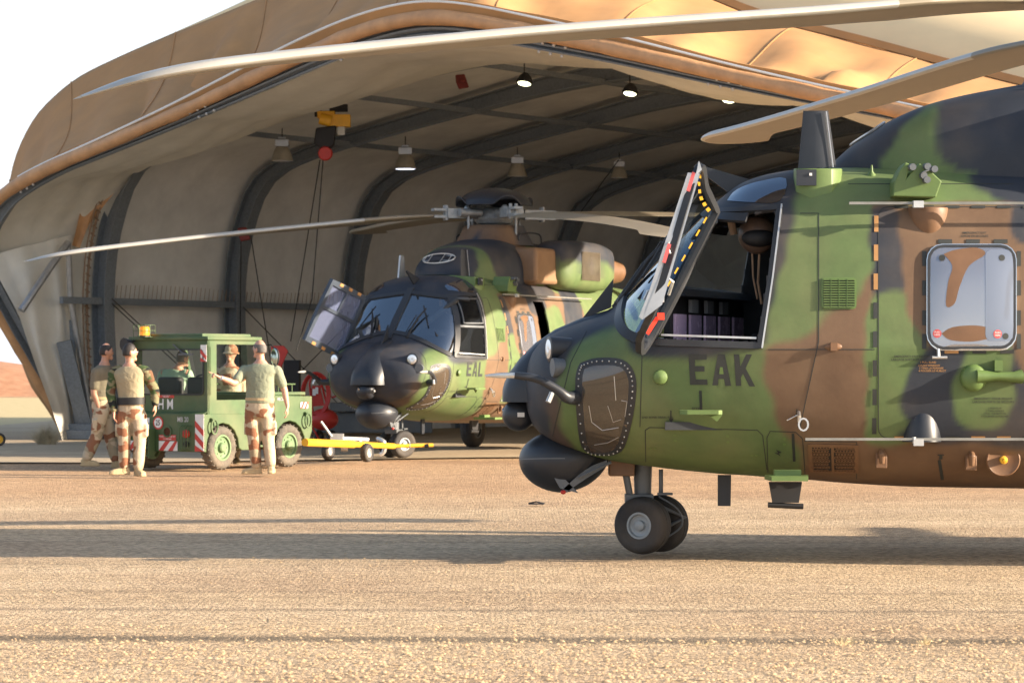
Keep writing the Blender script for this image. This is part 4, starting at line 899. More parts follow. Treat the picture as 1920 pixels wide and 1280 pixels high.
        g = G(); g.tube(crom([(4.5, -s_ * .6, 3.62), (4.55, -s_ * .6, 3.78), (5.3, -s_ * .6, 3.8), (5.4, -s_ * .6, 3.62)], 4), .014, 6); g.build('handrail', M['black'], root)
        # sponsons, main gear, stabiliser
        g = G(); g.ell((7.1, -s_ * 1.35, .95), (1.5, .42, .40), 28, 16); g.build('sponson', M['brownp'], root, smooth=80)
        g = G(); g.tube([(7.1, -s_ * 1.35, .85), (7.15, -s_ * 1.5, .36)], .06, 10); g.build('main_gear_leg', M['greymetal'], root)
        wheel(root, V((7.15, -s_ * 1.6, .34)), .34, .24, V((0, s_, 0)))
    g = G(); rg = [[(4.74 + r_ * math.cos(2 * PI * k / 36) * 1.15, r_ * math.sin(2 * PI * k / 36), z) for k in range(36)] for r_, z in ((.68, 3.58), (.62, 3.70), (.54, 3.86), (.5, 3.93), (.47, 3.93), (.45, 3.8))]
    g.loft(rg); g.build('mast_fairing', M['camo'], root, smooth=60, paint=painter([(BROWN, 6, smooth_poly([(1940, 30), (2010, 20), (2060, 60), (2040, 170), (1930, 170)])), (GREEN, 4, [(1800, -200), (2300, -200), (2300, 18), (1800, 18)])], BLACK))
    # tail
    if last == 'K': g = G(); g.prism([(13.2, -.05, 2.6), (14.6, -.05, 4.6), (15.4, -.05, 4.6), (14.9, -.05, 2.5), (14.0, -.05, 2.3)], (0, .12, 0)); g.build('tail_fin', M['greenp'], root, smooth=20, bevel=.02)
    if last == 'K': g = G(); g.prism([(12.9, 0, 2.7), (13.6, 0, 2.7), (13.5, 1.9, 2.75), (13.2, 1.9, 2.75)], (0, 0, .06)); g.build('stabiliser', M['black'], root, smooth=20)
    # nose gear
    g = G(); g.tube([(1.03, 0, .72), (1.03, 0, .36)], [.075, .065], 14); g.tube([(1.03, 0, .40), (1.05, 0, .2)], [.045, .045], 12); g.box((1.0, 0, .43), (.22, .22, .07)); g.cyl((.88, -.06, .70), (.93, -.06, .43), .028, n=8); g.cyl((1.17, -.06, .66), (1.17, -.06, .46), .018, n=8)
    g.tube([(1.10, -.08, .40), (1.36, -.02, .28), (1.12, -.08, .16)], .022, 6); g.tube([(1.10, .08, .40), (1.36, .02, .28), (1.12, .08, .16)], .022, 6); g.tube(crom([(1.15, -.1, .45), (1.3, -.12, .35), (1.33, -.1, .22), (1.2, -.1, .12)], 4), .009, 5)
    g.box((1.2, -.1, .47), (.12, .04, .02)); ng = g.build('nose_gear_leg', M['greymetal'], root, smooth=40, bevel=.004)
    g = G(); g.box((.86, 0, .69), (.2, .3, .16)); g.build('gear_door', M['brownp'], root, smooth=0, bevel=.01)
    sa = R(28); ax = V((math.sin(sa), math.cos(sa), 0)); ctr = V((1.10, 0, .226)); M['wheelgrey'] = M.get('wheelgrey') or mat('wheel_grey', (.27, .30, .32), .45, .2, var=.15, dust=.1)
    for s_ in (-1, 1): wheel(root, ctr + ax * .165 * s_, .226, .17, ax * -s_, hubr=.105, hm=M['wheelgrey'])
    g = G(); g.cyl(ctr - ax * .2, ctr + ax * .2, .035, n=12); g.build('axle', M['steel'], root)
    # interior
    g = G(); g.box((2.35, 0, 1.02), (2.4, 2.1, .06)); g.box((3.3, 0, 1.75), (.06, 2.0, 1.6)); g.build('cabin_floor', M['inner'], root, smooth=0)
    e_ = V((.36, .933, 0)); f_ = V((.933, -.36, 0)); c0 = V((1.58, 0, 0)); Rz = Matrix.Rotation(math.atan2(e_.y, e_.x), 3, 'Z')
    def ipt(u, z, d=0): return c0 + e_ * u + f_ * d + ZZ * z
    g = G(); g.box(ipt(0, 1.72, -.06), (1.95, .05, .56), Rz); g.prism([ipt(-.98, 2.0, .10), ipt(-.9, 2.06, .0), ipt(-.85, 2.10, -.25), ipt(-.98, 1.98, -.3)], e_ * 1.9); g.box(ipt(0, 1.42, .06), (1.95, .3, .06), Rz); ip = g.build('instrument_panel', M['dark'], root, smooth=20)
    g = G(); g.box((1.95, 0, 1.25), (.8, .42, .3)); g.build('centre_console', M['dark'], root, smooth=0, bevel=.02)
    for k in range(5):
        u = -.78 + k * .385; g = G(); g.box(ipt(u, 1.735, -.02), (.27, .02, .26), Rz); g.build('display', M['screen'], ip, smooth=0)
        g = G(); [g.box(ipt(u - .12 + j * .034, 1.555, .0), (.02, .02, .022), Rz) for j in range(8)]; g.build('display_keys', M['innerl'], ip, smooth=0)
    for u in (-.5, -.1, .3): g = G(); g.box(ipt(u, 1.93, .0), (.16, .03, .10), Rz); g.build('standby_instrument', M['innerl'], ip, smooth=0)
    # seats, helmet on the roof, sticks
    for s_ in (1, -1):
        g = G(); g.box((2.5, -.55 * s_, 1.36), (.5, .5, .12)); g.box((2.76, -.55 * s_, 1.76), (.12, .5, .80), Matrix.Rotation(R(8), 3, 'Y')); g.box((2.82, -.55 * s_, 2.22), (.1, .28, .2)); g.build('pilot_seat', M['inner'], root, smooth=0, bevel=.03)
        g = G(); g.tube([(1.95, -.55 * s_, 1.1), (1.93, -.55 * s_, 1.45), (1.88, -.55 * s_, 1.62)], [.02, .022, .035], 8); g.ell((1.87, -.55 * s_, 1.66), (.045, .035, .06), 10, 8); g.build('control_stick', M['dark'], root)
    g = G(); hp = PL(1420, 440, -.6); g.ell(hp, (.15, .13, .15), 20, 14); hm = g.build('flight_helmet', mat('helmet_brown', (.12, .08, .06), .35, var=.3, scale=9), root, smooth=80); g = G(); g.ell(hp + V((0, -.1, -.03)), (.13, .06, .07), 14, 8); g.build('visor', M['dark'], hm)
    g = G(); g.tube([PL(1410, 468, -.6), PL(1412, 520, -.6), PL(1420, 560, -.6)], .008, 6); g.tube([PL(1424, 468, -.6), PL(1421, 530, -.6), PL(1428, 570, -.6)], .01, 6); g.tube([PL(1370, 410, -.5), PL(1376, 440, -.5)], .03, 8); g.build('helmet_lead', M['cord'], root)
    g = G(); g.tube([(1.52, -.9, 2.58), (1.08, -.25, 1.98)], .045, 8); g.tube([(1.5, .0, 2.62), (1.0, 0, 2.05)], .05, 8); g.build('screen_pillar', M['inner'], root)
    # outside: wipers, cutter above
    for s_ in (1, -1):
        g = G(); g.ell((.86, -.33 * s_, 1.96), (.05, .05, .05), 10, 6); g.tube([(.84, -.33 * s_, 1.98), (1.05, -.42 * s_, 2.28), (1.18, -.50 * s_, 2.43)], [.02, .017, .01], 6); g.tube([(.86, -.26 * s_, 2.0), (1.08, -.37 * s_, 2.32)], .008, 5); g.tube([(1.0, -.62 * s_, 2.15), (1.20, -.44 * s_, 2.47)], .012, 5); g.build('wiper', M['dark'], root)
    g = G(); g.prism([(.55, -.012, 1.84), (.78, -.012, 1.93), (.80, -.012, 2.16)], (0, .024, 0)); g.build('upper_wire_cutter', M['black'], root, smooth=0)
    g = G(); g.prism([(1.72, -.012, 2.82), (1.9, -.012, 2.93), (1.45, -.012, 3.06), (1.43, -.012, 3.04)], (0, .024, 0)); g.build('roof_wire_cutter', M['black'], root, smooth=0)
    g = G(); g.prism([(2.3, .6, 2.9), (2.55, .6, 2.9), (2.5, .6, 3.35), (2.38, .6, 3.35)], (0, .03, 0)); g.build('blade_antenna', M['steel'], root, smooth=0)
    return root
def wheel(root, c, r, w_, ax, hubr=None, name='wheel', tm=None, hm=None):
    hubr = hubr or r * .5; c = V(c); ax = V(ax).normalized(); g = G(); h = w_ / 2
    e = bpy.data.objects.new(name, None); COL.objects.link(e); e.parent = root; e.location = c; e.empty_display_size = .1
    pr = [(hubr, -h * .80), (r * .72, -h * 1.0), (r * .88, -h * .95), (r * .96, -h * .72), (r * .99, -h * .38), (r * .975, -h * .34), (r * .975, -h * .28), (r, -h * .24), (r, h * .24), (r * .975, h * .28), (r * .975, h * .34), (r * .99, h * .38), (r * .96, h * .72), (r * .88, h * .95), (r * .72, h * 1.0), (hubr, h * .80)]
    g.lathe(pr + pr[:1], (0, 0, 0), ax, 40, caps=False); g.build('tyre', tm or M['rubber'], e, smooth=50)
    g = G()
    for s_ in (1, -1): g.lathe([(hubr * 1.02, h * .5), (hubr, h * .84), (hubr * .86, h * .84), (hubr * .80, h * .55), (hubr * .42, h * .45), (hubr * .36, h * .8), (hubr * .22, h * .86), (0, h * .87)], (0, 0, 0), ax * s_, 28)
    for k in range(8):
        sd, u = frame(ax); q = sd * math.cos(k * PI / 4) + u * math.sin(k * PI / 4); g.cyl(q * hubr * .62 + ax * h * .45, q * hubr * .62 + ax * h * .62, hubr * .07, n=6)
    g.build('rim', hm or M['greymetal'], e, smooth=35); return e
# near helicopter
HUBX = 4.74
HA = make_heli('near camouflaged helicopter marked EAK, its cockpit door swung open towards the camera', (0, YC, 0), 0, True, False, None, 'K')
azA = R(20.4)
def blade_table(hub, d, pxs, r0):            # droop measured along the blade
    out = []; d = V(d).normalized()
    for px, py in pxs:
        k = (px - 960) / F; r = (k * hub[1] - hub[0]) / (d.x - k * d.y); D = hub[1] + d.y * r; out.append((r, EH + (HY - py) / F * D))
    out.sort(); rs = [o[0] for o in out]; r_a, z_a = out[0]; r_b, z_b = out[-1]
    if r_a > .5: out = [(0., z_a + (z_a - out[1][1]) / max(out[1][0] - r_a, .1) * r_a * .3)] + out
    if r_b < 8.15: out.append((8.2, z_b + (z_b - out[-2][1]) / (r_b - out[-2][0]) * (8.2 - r_b)))
    return out
hubA = V((HUBX, YC, 0)); dA1 = V((-math.cos(azA), -math.sin(azA), 0)); dA2 = V((-math.sin(azA), math.cos(azA), 0))
tA1 = blade_table(hubA, dA1, [(1880, 6), (1500, 31), (1000, 66), (600, 104), (350, 134), (250, 152), (178, 172)], 0)
tA2 = blade_table(hubA, dA2, [(1900, 96), (1600, 186), (1400, 243), (1305, 266)], 0)
b1, _ = blade(HA, hubA, dA1, tA1, R0=.6, full=1.7, chord=.66); b2, _ = blade(HA, hubA, dA2, tA2, R0=.6, full=1.7, chord=.62, twist=3.)
tx = [(0, 4.42), (4, 4.15), (8.2, 3.6)]; blade(HA, hubA, -dA1, tx); blade(HA, hubA, -dA2, tx)
M['headgrey'] = mat('rotor_head_grey', (.27, .29, .30), .45, .4, var=.25, scale=14)
def rotor_head(root, hub, z, dirs):
    g = G(); o = V((hub[0], hub[1], 0)); g.lathe([(.16, -.5), (.16, -.2), (.30, -.16), (.34, -.08), (.30, .0), (.22, .08), (.1, .12)], o + ZZ * z, (0, 0, 1), 28)
    g.lathe([(.34, -.36), (.36, -.33), (.34, -.30), (.16, -.30)], o + ZZ * z, (0, 0, 1), 28)
    for d in dirs: cuff(g, hub, d, z, z)
    for k in range(24): a = k * PI / 12; g.box(o + ZZ * (z - .30) + V((math.cos(a), math.sin(a), 0)) * .36, (.04, .03, .07), Matrix.Rotation(a, 3, 'Z'))
    g.build('rotor_head', M['headgrey'], root, world=True, smooth=35)
    rg = []; n = 72; az0 = math.atan2(dirs[0].y, dirs[0].x)
    for j in range(14):
        t = j / 13; row = []
        for k in range(n):
            a = 2 * PI * k / n; arch = max(0, math.cos(2 * (a - az0) * 2)) ** .8; zl = .05 + .16 * arch; ph = t * PI / 2
            r_ = .66 * math.cos(ph); row.append(o + V((r_ * math.cos(a), r_ * math.sin(a), z + .10 + max(.0, .36 * math.sin(ph) ** .9, zl * (1 - t * 1.2)))))
        rg.append(row)
    g = G(); g.loft(rg, True, False); g.f.append(tuple(len(g.v) - n + k for k in range(n))); g.m.append(0); g.build('hub_dome', M['black'], root, world=True, smooth=60, solid=.02)
rotor_head(HA, hubA, 4.46, [dA1, dA2, -dA1, -dA2])
# open cockpit door of the near helicopter, seen edge-on
d_ = bpy.data.objects.new('cockpit_door', None); COL.objects.link(d_); d_.parent = HA; d_.location = PL(1220, 640, -1.2)
def dpart(g, nm, mt, **k): return g.build(nm, mt, d_, world=True, **k)
HT, HB = PL(1343, 397, -1.16) + V((0, YC, 0)), PL(1216, 642, -1.22) + V((0, YC, 0)); OT, OB = P(1306, 322, 20.35), P(1212, 610, 20.3); OC = P(1238, 545, 20.25)
g = G(); Rm = [HT, HB, P(1200, 636, 20.85), OB + V((0, .12, 0)), OC, OT, P(1322, 352, 20.9)]
nrmd = (HB - HT).cross(OT - HT).normalized()
g.ribbon(resample(crom(Rm + [Rm[0]], 6)[:-1], 60), nrmd, .045, .05, closed=True); dpart(g, 'door_frame', M['seal'], smooth=50)
g = G(); g.prism([OT + V((-.065, 0, -.01)), OT + V((.02, 0, -.02)), OC + V((.01, 0, -.1)), OB + V((-.03, 0, .04)), OB + V((-.055, 0, .06)), OC + V((-.08, 0, 0))], V((0, .05, 0))); g.v = [(x, y - .06, z) for x, y, z in g.v]; dpart(g, 'edge_strip', M['steel'], smooth=20)
g = G(); g.prism([P(1311, 302, 20.3), P(1316, 318, 20.3), P(1304, 330, 20.3)], V((0, .1, 0))); dpart(g, 'edge_tip', M['silver'], smooth=0)
g = G(); g.v = [tuple(p + nrmd * .005) for p in Rm]; g.f = [tuple(range(7))]; g.m = [0]; dpart(g, 'door_glass', M['glass'], fix=False, smooth=0)
for (x0, y0), (x1, y1) in (((1296, 322), (1307, 356)), ((1250, 458), (1262, 488))):
    c = P((x0 + x1) / 2 - 6, (y0 + y1) / 2 + 2, 20.17); dr = (OT - OC).normalized(); dpart(G().bar(c - dr * .07, c + dr * .07, .025, .02, up=(0, 1, 0)), 'red_placard', M['placard'], smooth=0)
g = G()
for x, y, a, w_, h in ((1313, 331, 0, 3.5, 7), (1311, 345, 0, 4, 7), (1312, 359, -4, 5, 7), (1315, 372, -18, 6, 7), (1321, 383, -28, 6.5, 7), (1328, 393, -40, 7, 7)):
    g.prism([P(a_, b_, 20.6) for a_, b_ in rect(x, y, w_, h, a)], V((0, .01, 0)))
for k in range(8):
    t = k / 7; x, y = 1322 - 94 * t, 413 + 165 * t; g.prism([P(a_, b_, 20.95) for a_, b_ in rect(x, y, 3., 13, 29)], V((0, .01, 0)))
dpart(g, 'yellow_dashes', M['orange_y'], smooth=0)
g = G(); g.bar(P(1213, 626, 20.7), P(1233, 595, 20.7), .03, .03, up=(0, 1, 0)); g.box(P(1239, 593, 20.7), (.05, .05, .05)); dpart(g, 'release_handle', M['redtag'], smooth=20)
g = G(); g.tube([P(1248, 532, 20.3), P(1254, 522, 20.3), P(1262, 528, 20.3), P(1254, 552, 20.4)], .012, 6); g.box(P(1240, 560, 20.3), (.04, .05, .05)); g.tube(crom([P(1258, 448, 20.3), P(1252, 460, 20.2), P(1256, 475, 20.2)], 3), .008, 6); g.cyl(P(1230, 555, 20.4), P(1214, 545, 20.3), .01, n=6); g.cyl(P(1215, 545, 20.3), P(1207, 562, 20.3), .01, n=6); dpart(g, 'door_lock', M['silver'], smooth=30)
# far helicopter, nose towards us
hdB = V((-.43, -.903, 0)).normalized(); rzB = math.atan2(hdB.y, hdB.x) - PI
Dw = EH * F / (858 - HY); wB = V(((744 - 960) / F * Dw, Dw, 0)); orgB = wB + hdB * 1.10
GAP = [(1960, 400), (2060, 400), (2060, 815), (1960, 815)]
HB_ = make_heli('far camouflaged helicopter marked EAL, facing us at the hangar mouth with its doors open', orgB, rzB, False, True, GAP, 'L')
MB = pmat(HB_); hubB = MB @ V((HUBX, 0, 0)); hubB.z = 0
def zat(py, D): return EH + (HY - py) / F * D
azB = math.atan2(-.37, -.929)
dB1 = V((math.cos(azB), math.sin(azB), 0)); dB2 = V((-dB1.y, dB1.x, 0))
tB1 = blade_table(hubB, dB1, [(780, 408), (600, 424), (300, 455), (120, 477), (40, 492)], 0)
tB2 = blade_table(hubB, dB2, [(1000, 404), (1130, 412), (1265, 436), (1385, 470)], 0)
print('B hub', hubB, 'tables', tB1, tB2)
zhB = zat(402, hubB.y)
tB1[0] = (0., zhB) if tB1[0][0] < .3 else tB1[0]
blade(HB_, hubB, dB1, tB1); blade(HB_, hubB, dB2, tB2)
blade(HB_, hubB, -dB1, [(0, zhB + .02), (4, zhB + .05), (8.2, zhB - .35)]); blade(HB_, hubB, -dB2, [(0, zhB), (4, zhB + .08), (8.2, zhB + .02)])
rotor_head(HB_, hubB, zhB, [dB1, dB2, -dB1, -dB2])
# its open starboard cockpit door
d2 = bpy.data.objects.new('cockpit_door', None); COL.objects.link(d2); d2.parent = HB_; d2.location = (1.3, 1.2, 1.6)
c4 = [P(622, 528, 45.6), P(681, 558, 46.6), P(637, 667, 46.5), P(573, 633, 45.5)]
def q4(u, v): return c4[0].lerp(c4[1], u).lerp(c4[3].lerp(c4[2], u), v)
nn = (c4[1] - c4[0]).cross(c4[3] - c4[0]).normalized(); g = G()
g.ribbon([q4(0, 0), q4(.5, 0), q4(1, 0), q4(1, .5), q4(1, 1), q4(.5, 1), q4(0, 1), q4(0, .5)], nn, .11, .06, closed=True); g.ribbon([q4(0, .42), q4(1, .42)], nn, .05, .06); g.ribbon([q4(.5, 0), q4(.45, .42)], nn, .045, .06)
g.build('door_frame', mat('door_blue_black', (.05, .065, .09), .5), d2, world=True, smooth=20)
g = G(); g.v = [tuple(p) for p in c4]; g.f = [(0, 1, 2, 3)]; g.m = [0]; g.build('door_glass', glass('door_pane', (.6, .65, .8), (.85, .9, 1.), .15, .03, .4, (.22, .26, .42)), d2, world=True, fix=False, smooth=0)
g = G()
for k in range(3): g.ribbon([q4(.2 + .28 * k, -.02), q4(.3 + .28 * k, -.02)], nn, .05, .075); g.ribbon([q4(.15 + .28 * k, 1.02), q4(.25 + .28 * k, 1.02)], nn, .05, .075)
g.build('door_dashes', M['markor'], d2, world=True, smooth=0)
# ---------------- tow tractor ----------------
M['tgreen'] = mat('tractor_green', (.062, .112, .045), .5, var=.12, scale=6, dust=.2, spec=.4)
M['tgreen2'] = mat('tractor_rim_green', (.12, .20, .09), .55, var=.1, dust=.12)
M['tyre'] = mat('dusty_tyre', (.10, .09, .075), .9, var=.3, scale=14, bump=.4, bscale=40, dust=.35)
M['tglass'] = glass('tractor_glass', (.78, .82, .78), (.5, .55, .5), -.02)
fT = V((.555, .832, 0)); lT = V((.832, -.555, 0)); wr = gnd(416, 880); TO = wr - lT * .72 - V((0, 0, wr.z))
rzT = math.atan2(fT.y, fT.x)
tr = thing('tow_tractor', 'boxy dark green aircraft tow tractor with glazed cab and red and white stripes', 'tow tractor', TO, rzT)
# local frame: x forward, y left (away from camera), origin on the ground at the rear axle centre
def TL(px, py, y=None, x=None):             # photo pixel to local point on the side plane (y) or the rear plane (x)
    Mi = pmat(tr).inverted(); o = Mi @ V((0, 0, EH)); d = Mi.to_3x3() @ ray(px, py)
    t = ((y - o.y) / d.y) if y is not None else ((x - o.x) / d.x); return o + d * t
XR, YR, WR_ = -.42, -.74, .315               # rear face plane, right side plane, wheel radius
g = G(); side = [(XR, .27), (XR, .80), (.02, .80), (.38, .80), (.46, .70), (.52, .34), (.92, .30), (1.30, .30), (1.35, .72), (1.9, .72), (2.02, .62), (2.06, .45), (2.06, .92), (1.95, 1.06), (XR + .02, 1.06)]
# lower body slab, with wheel arches cut in the side profile
def arch(cx, r, n=8): return [(cx - r * math.cos(PI * k / n), .30 + r * math.sin(PI * k / n)) for k in range(n + 1)]
prof_ = [(XR + .04, .26), (-.375, .26)] + arch(0, .37) + [(.42, .26), (1.12, .26)] + arch(1.55, .38) + [(2.0, .28), (2.08, .50), (2.08, .79), (XR + .04, .79)]
g.prism([(x, -.60, z) for x, z in prof_], (0, 1.2, 0)); g.build('chassis', M['dark'], tr, smooth=20)
for s_ in (-1, 1):
    g = G(); pr = [(XR, .26), (-.36, .26)] + arch(0, .37) + [(.44, .27), (.60, .27), (.60, .66), (.52, .80), (XR, .80)]
    g.prism([(x, YR if s_ < 0 else -YR - .14, z) for x, z in pr], (0, .14, 0)); g.build('rear_fender', M['tgreen'], tr, smooth=25, bevel=.01)
    g = G(); pr = [(.98, .27), (1.16, .27)] + arch(1.55, .38) + [(2.0, .34), (2.09, .52), (2.09, 1.04), (.98, 1.06)]
    g.prism([(x, YR if s_ < 0 else -YR - .14, z) for x, z in pr], (0, .14, 0)); g.build('front_fender', M['tgreen'], tr, smooth=25, bevel=.01)
g = G(); g.box((XR + .03, 0, .53), (.06, 1.46, .54)); g.build('rear_panel', M['tgreen'], tr, smooth=0, bevel=.01)
g = G(); g.prism([(1.0, -.60, .8), (2.07, -.60, .8), (2.07, -.60, 1.02), (1.0, -.60, 1.08)], (0, 1.2, 0)); g.box((1.55, 0, 1.08), (1.0, 1.3, .05)); g.build('bonnet', M['tgreen'], tr, smooth=0, bevel=.012)
g = G(); g.box((.78, -.60, .55), (.42, .25, .03)); g.box((.80, -.6, .32), (.40, .28, .03)); g.box((.8, -.45, .55), (.4, .02, .5)); g.box((.8, -.62, .98), (.36, .2, .03)); g.build('side_step', M['tgreen'], tr, smooth=0, bevel=.005)
# cab: posts, panels, roof
zc0, zc1 = .80, 1.86; YW = .72; XC = XR + .10
g = G(); 
g.prism([(XC, -YW, zc0), (XC, YW, zc0), (XC, YW, 1.09), (XC, -YW, 1.09)], (.05, 0, 0)); g.box((XC + .025, 0, 1.79), (.05, 2 * YW, .14)); g.prism([(XR, -YW, .79), (XR, YW, .79), (XC + .01, YW, .83), (XC + .01, -YW, .83)], (0, 0, .01))
for s_ in (-1, 1): g.box((XC + .04, s_ * (YW - .04), 1.42), (.08, .08, .70))
g.build('cab_rear_wall', M['tgreen'], tr, smooth=0, bevel=.006)
for s_ in (-1, 1):
    g = G(); y = s_ * YW; g.prism([(XC + .002, y, zc0), (-.12, y, zc0), (-.12, y, 1.86), (XC + .002, y, 1.86)], (0, -s_ * .04, 0)); 
    g.prism([(-.12, y, .8), (.9, y, .8), (.9, y, 1.0), (-.12, y, 1.0)], (0, -s_ * .04, 0)); g.prism([(-.12, y, 1.80), (.86, y, 1.80), (.86, y, 1.86), (-.12, y, 1.86)], (0, -s_ * .04, 0)); g.prism([(.80, y, 1.82), (.86, y, 1.82), (1.10, y, 1.06), (1.03, y, 1.06)], (0, -s_ * .04, 0)); g.build('cab_side', M['tgreen'], tr, smooth=0)
g = G(); g.box((.27, 0, 1.885), (1.24, 1.50, .055)); g.box((.25, 0, 1.93), (1.10, 1.22, .05)); g.build('cab_roof', M['tgreen'], tr, smooth=0, bevel=.012)
g = G(); g.v = [(XC + .02, -.64, 1.09), (XC + .02, .64, 1.09), (XC + .02, .64, 1.72), (XC + .02, -.64, 1.72)]; g.f = [(0, 1, 2, 3)]; g.m = [0]; wg = g.build('rear_window', M['tglass'], tr, fix=False, smooth=0)
g = G(); g.ribbon([(XC - .005, y, z) for y, z in rrect(-.645, 1.08, .645, 1.725, .06)], (1, 0, 0), .022, .02, closed=True); g.build('window_seal', M['mark'], wg)
g = G(); g.v = [(.86, -.6, 1.82), (.86, .6, 1.82), (1.08, .6, 1.08), (1.08, -.6, 1.08)]; g.f = [(0, 1, 2, 3)]; g.m = [0]; g.build('front_window', M['tglass'], tr, fix=False, smooth=0)
g = G(); g.tube([(XC - .03, -.10, 1.80), (XC - .045, -.28, 1.68), (XC - .05, -.42, 1.65)], .01, 6); g.box((XC - .05, -.36, 1.655), (.012, .28, .02)); g.build('wiper', M['greymetal'], tr)
for s_ in (-1, 1): g = G(); g.box((.05, .28 * s_, 1.12), (.14, .42, .42)); g.box((.25, .28 * s_, .92), (.4, .42, .12)); g.build('seat', M['dark'], tr, smooth=30, bevel=.04)
g = G(); g.ribbon([(.72 + .04 * math.sin(a), .28 + .17 * math.cos(a), 1.2 + .16 * math.sin(a)) for a in [k * PI / 10 for k in range(20)]], (1, 0, -.3), .02, .02, closed=True); g.build('steering_wheel', M['dark'], tr)
# wheels
for x, s_ in ((0, -1), (0, 1), (1.55, -1), (1.55, 1)):
    e = wheel(tr, V((x, s_ * .66, WR_)), WR_, .19, V((0, s_, 0)), hubr=.19, tm=M['tyre'], hm=M['tgreen2'])
    g = G(); g.lathe([(.07, 0), (.068, .035), (.05, .05), (0, .052)], (0, s_ * .05, 0), (0, s_, 0), 18); g.build('hub_cap', M['tgreen2'], e)
    g = G()
    for k in range(44): a = 2 * PI * k / 44; g.box((math.cos(a) * (WR_ - .004), 0, math.sin(a) * (WR_ - .004)), (.018, .15, .02), Matrix.Rotation(-a, 3, 'Y') @ Matrix.Rotation(.3 if k % 2 else -.3, 3, 'X'))
    g.build('tread', M['tyre'], e, smooth=0)
# stripes
def stripe(name, o, xd, yd, w_, h, n, sl=1.):
    o = V(o); xd = V(xd).normalized(); yd = V(yd).normalized(); nn = xd.cross(yd); e = bpy.data.objects.new(name, None); COL.objects.link(e); e.parent = tr
    g = G(); g.prism([o, o + xd * w_, o + xd * w_ + yd * h, o + yd * h], nn * .004); g.build('white_panel', M['white'], e, smooth=0)
    L = h if h > w_ else w_; st = L / n
    for k in range(n):
        if h > w_: q = [(0, k * st), (w_, k * st - w_ * sl), (w_, k * st - w_ * sl + st * .5), (0, k * st + st * .5)]; q = [(a, min(max(b, 0), h)) for a, b in q]
        else: q = [(k * st, 0), (k * st + st * .5, 0), (k * st + st * .5 + h * sl, h), (k * st + h * sl, h)]; q = [(min(a, w_), b) for a, b in q]
        g = G(); g.prism([o + nn * .005 + xd * a + yd * b for a, b in q], nn * .004); g.build('red_band', M['placard2'], e, smooth=0)
M['placard2'] = mat('warning_red', (.55, .05, .035), .5, var=.08)
stripe('warning_stripe', (XR - .004, -.58, .27), (0, -1, 0), (0, 0, 1), .16, .53, 3, .9)
stripe('warning_stripe', (XR - .004, .10, .27), (0, -1, 0), (0, 0, 1), .35, .14, 2, .9)
stripe('warning_stripe', (XR - .004, .70, .27), (0, -1, 0), (0, 0, 1), .33, .14, 2, .9)
stripe('warning_stripe', (XC - .008, -.60, 1.55), (0, -1, 0), (0, 0, 1), .11, .24, 2, .9)
stripe('warning_stripe', (1.02, YR - .006, .34), (1, 0, 0), (0, 0, 1), .12, .22, 2, .9)
stripe('warning_stripe', (1.80, YR - .006, .86), (1, 0, 0), (0, 0, 1), .18, .09, 2, .6)
def trlabel(txt, o, xd, size, mt, nm, sx=1.): g = G(); text_on(g, txt, o, xd, (0, 0, 1), size, sx=sx); return g.build(nm, M[mt], tr, fix=False, smooth=0)
rx = XR - .006
trlabel('H M', (XC - .006, .06, .93), (0, -1, 0), .21, 'white', 'lettering', .8); trlabel('MB 20', (rx, -.35, .72), (0, -1, 0), .10, 'steel', 'lettering', .8)
g = G(); g.prism([(XC - .006, .20, 1.03), (XC - .006, -.10, 1.03), (XC - .006, -.10, 1.075), (XC - .006, .20, 1.075)], (.003, 0, 0)); g.build('red_plate', M['placard2'], tr, smooth=0)
trlabel('VITESSE LIMITEE', (XC - .009, .05, 1.063), (0, -1, 0), .022, 'white', 'lettering'); trlabel('TRACTION', (XC - .009, .05, 1.042), (0, -1, 0), .022, 'white', 'lettering')
g = G(); g.lathe([(0, 0), (.095, 0), (.095, .004), (0, .004)], (rx, .11, .67), (-1, 0, 0), 24); sd_ = g.build('speed_disc', M['placard2'], tr, smooth=0); g = G(); g.lathe([(0, 0), (.072, 0), (.072, .003), (0, .003)], (rx - .005, .11, .67), (-1, 0, 0), 24); g.build('disc_face', M['white'], sd_, smooth=0)
trlabel('25', (rx - .011, .11, .67), (0, -1, 0), .11, 'mark', 'lettering', .8)
g = G(); g.prism([(rx, .10, .42), (rx, -.22, .42), (rx, -.22, .50), (rx, .10, .50)], (.003, 0, 0)); g.build('red_plate', M['placard2'], tr, smooth=0); trlabel('TRACTION MAXI 10T', (rx - .002, -.06, .475), (0, -1, 0), .032, 'white', 'lettering'); trlabel('F = 2400 daN', (rx - .002, -.06, .44), (0, -1, 0), .028, 'white', 'lettering')
g = G(); g.prism([(rx, .52, .60), (rx, .42, .60), (rx, .42, .70), (rx, .52, .70)], (.003, 0, 0)); g.build('yellow_plate', M['yellow'], tr, smooth=0); trlabel('3', (rx - .003, .46, .65), (0, -1, 0), .09, 'mark', 'lettering')
g = G(); g.prism([(rx, .40, .52), (rx, .28, .52), (rx, .28, .74), (rx, .40, .74)], (.003, 0, 0)); g.build('paper_sheet', M['white'], tr, smooth=0)
g = G(); g.lathe([(.085, 0), (.085, .01), (.062, .01), (.06, -.02)], (rx, -.06, .545), (-1, 0, 0), 22); th_ = g.build('tow_port', M['tgreen'], tr); g = G(); g.lathe([(0, 0), (.06, 0)], (rx - .002, -.06, .545), (-1, 0, 0), 22); g.build('port_hole', mat('rust', (.16, .06, .03), .9, var=.4), th_)
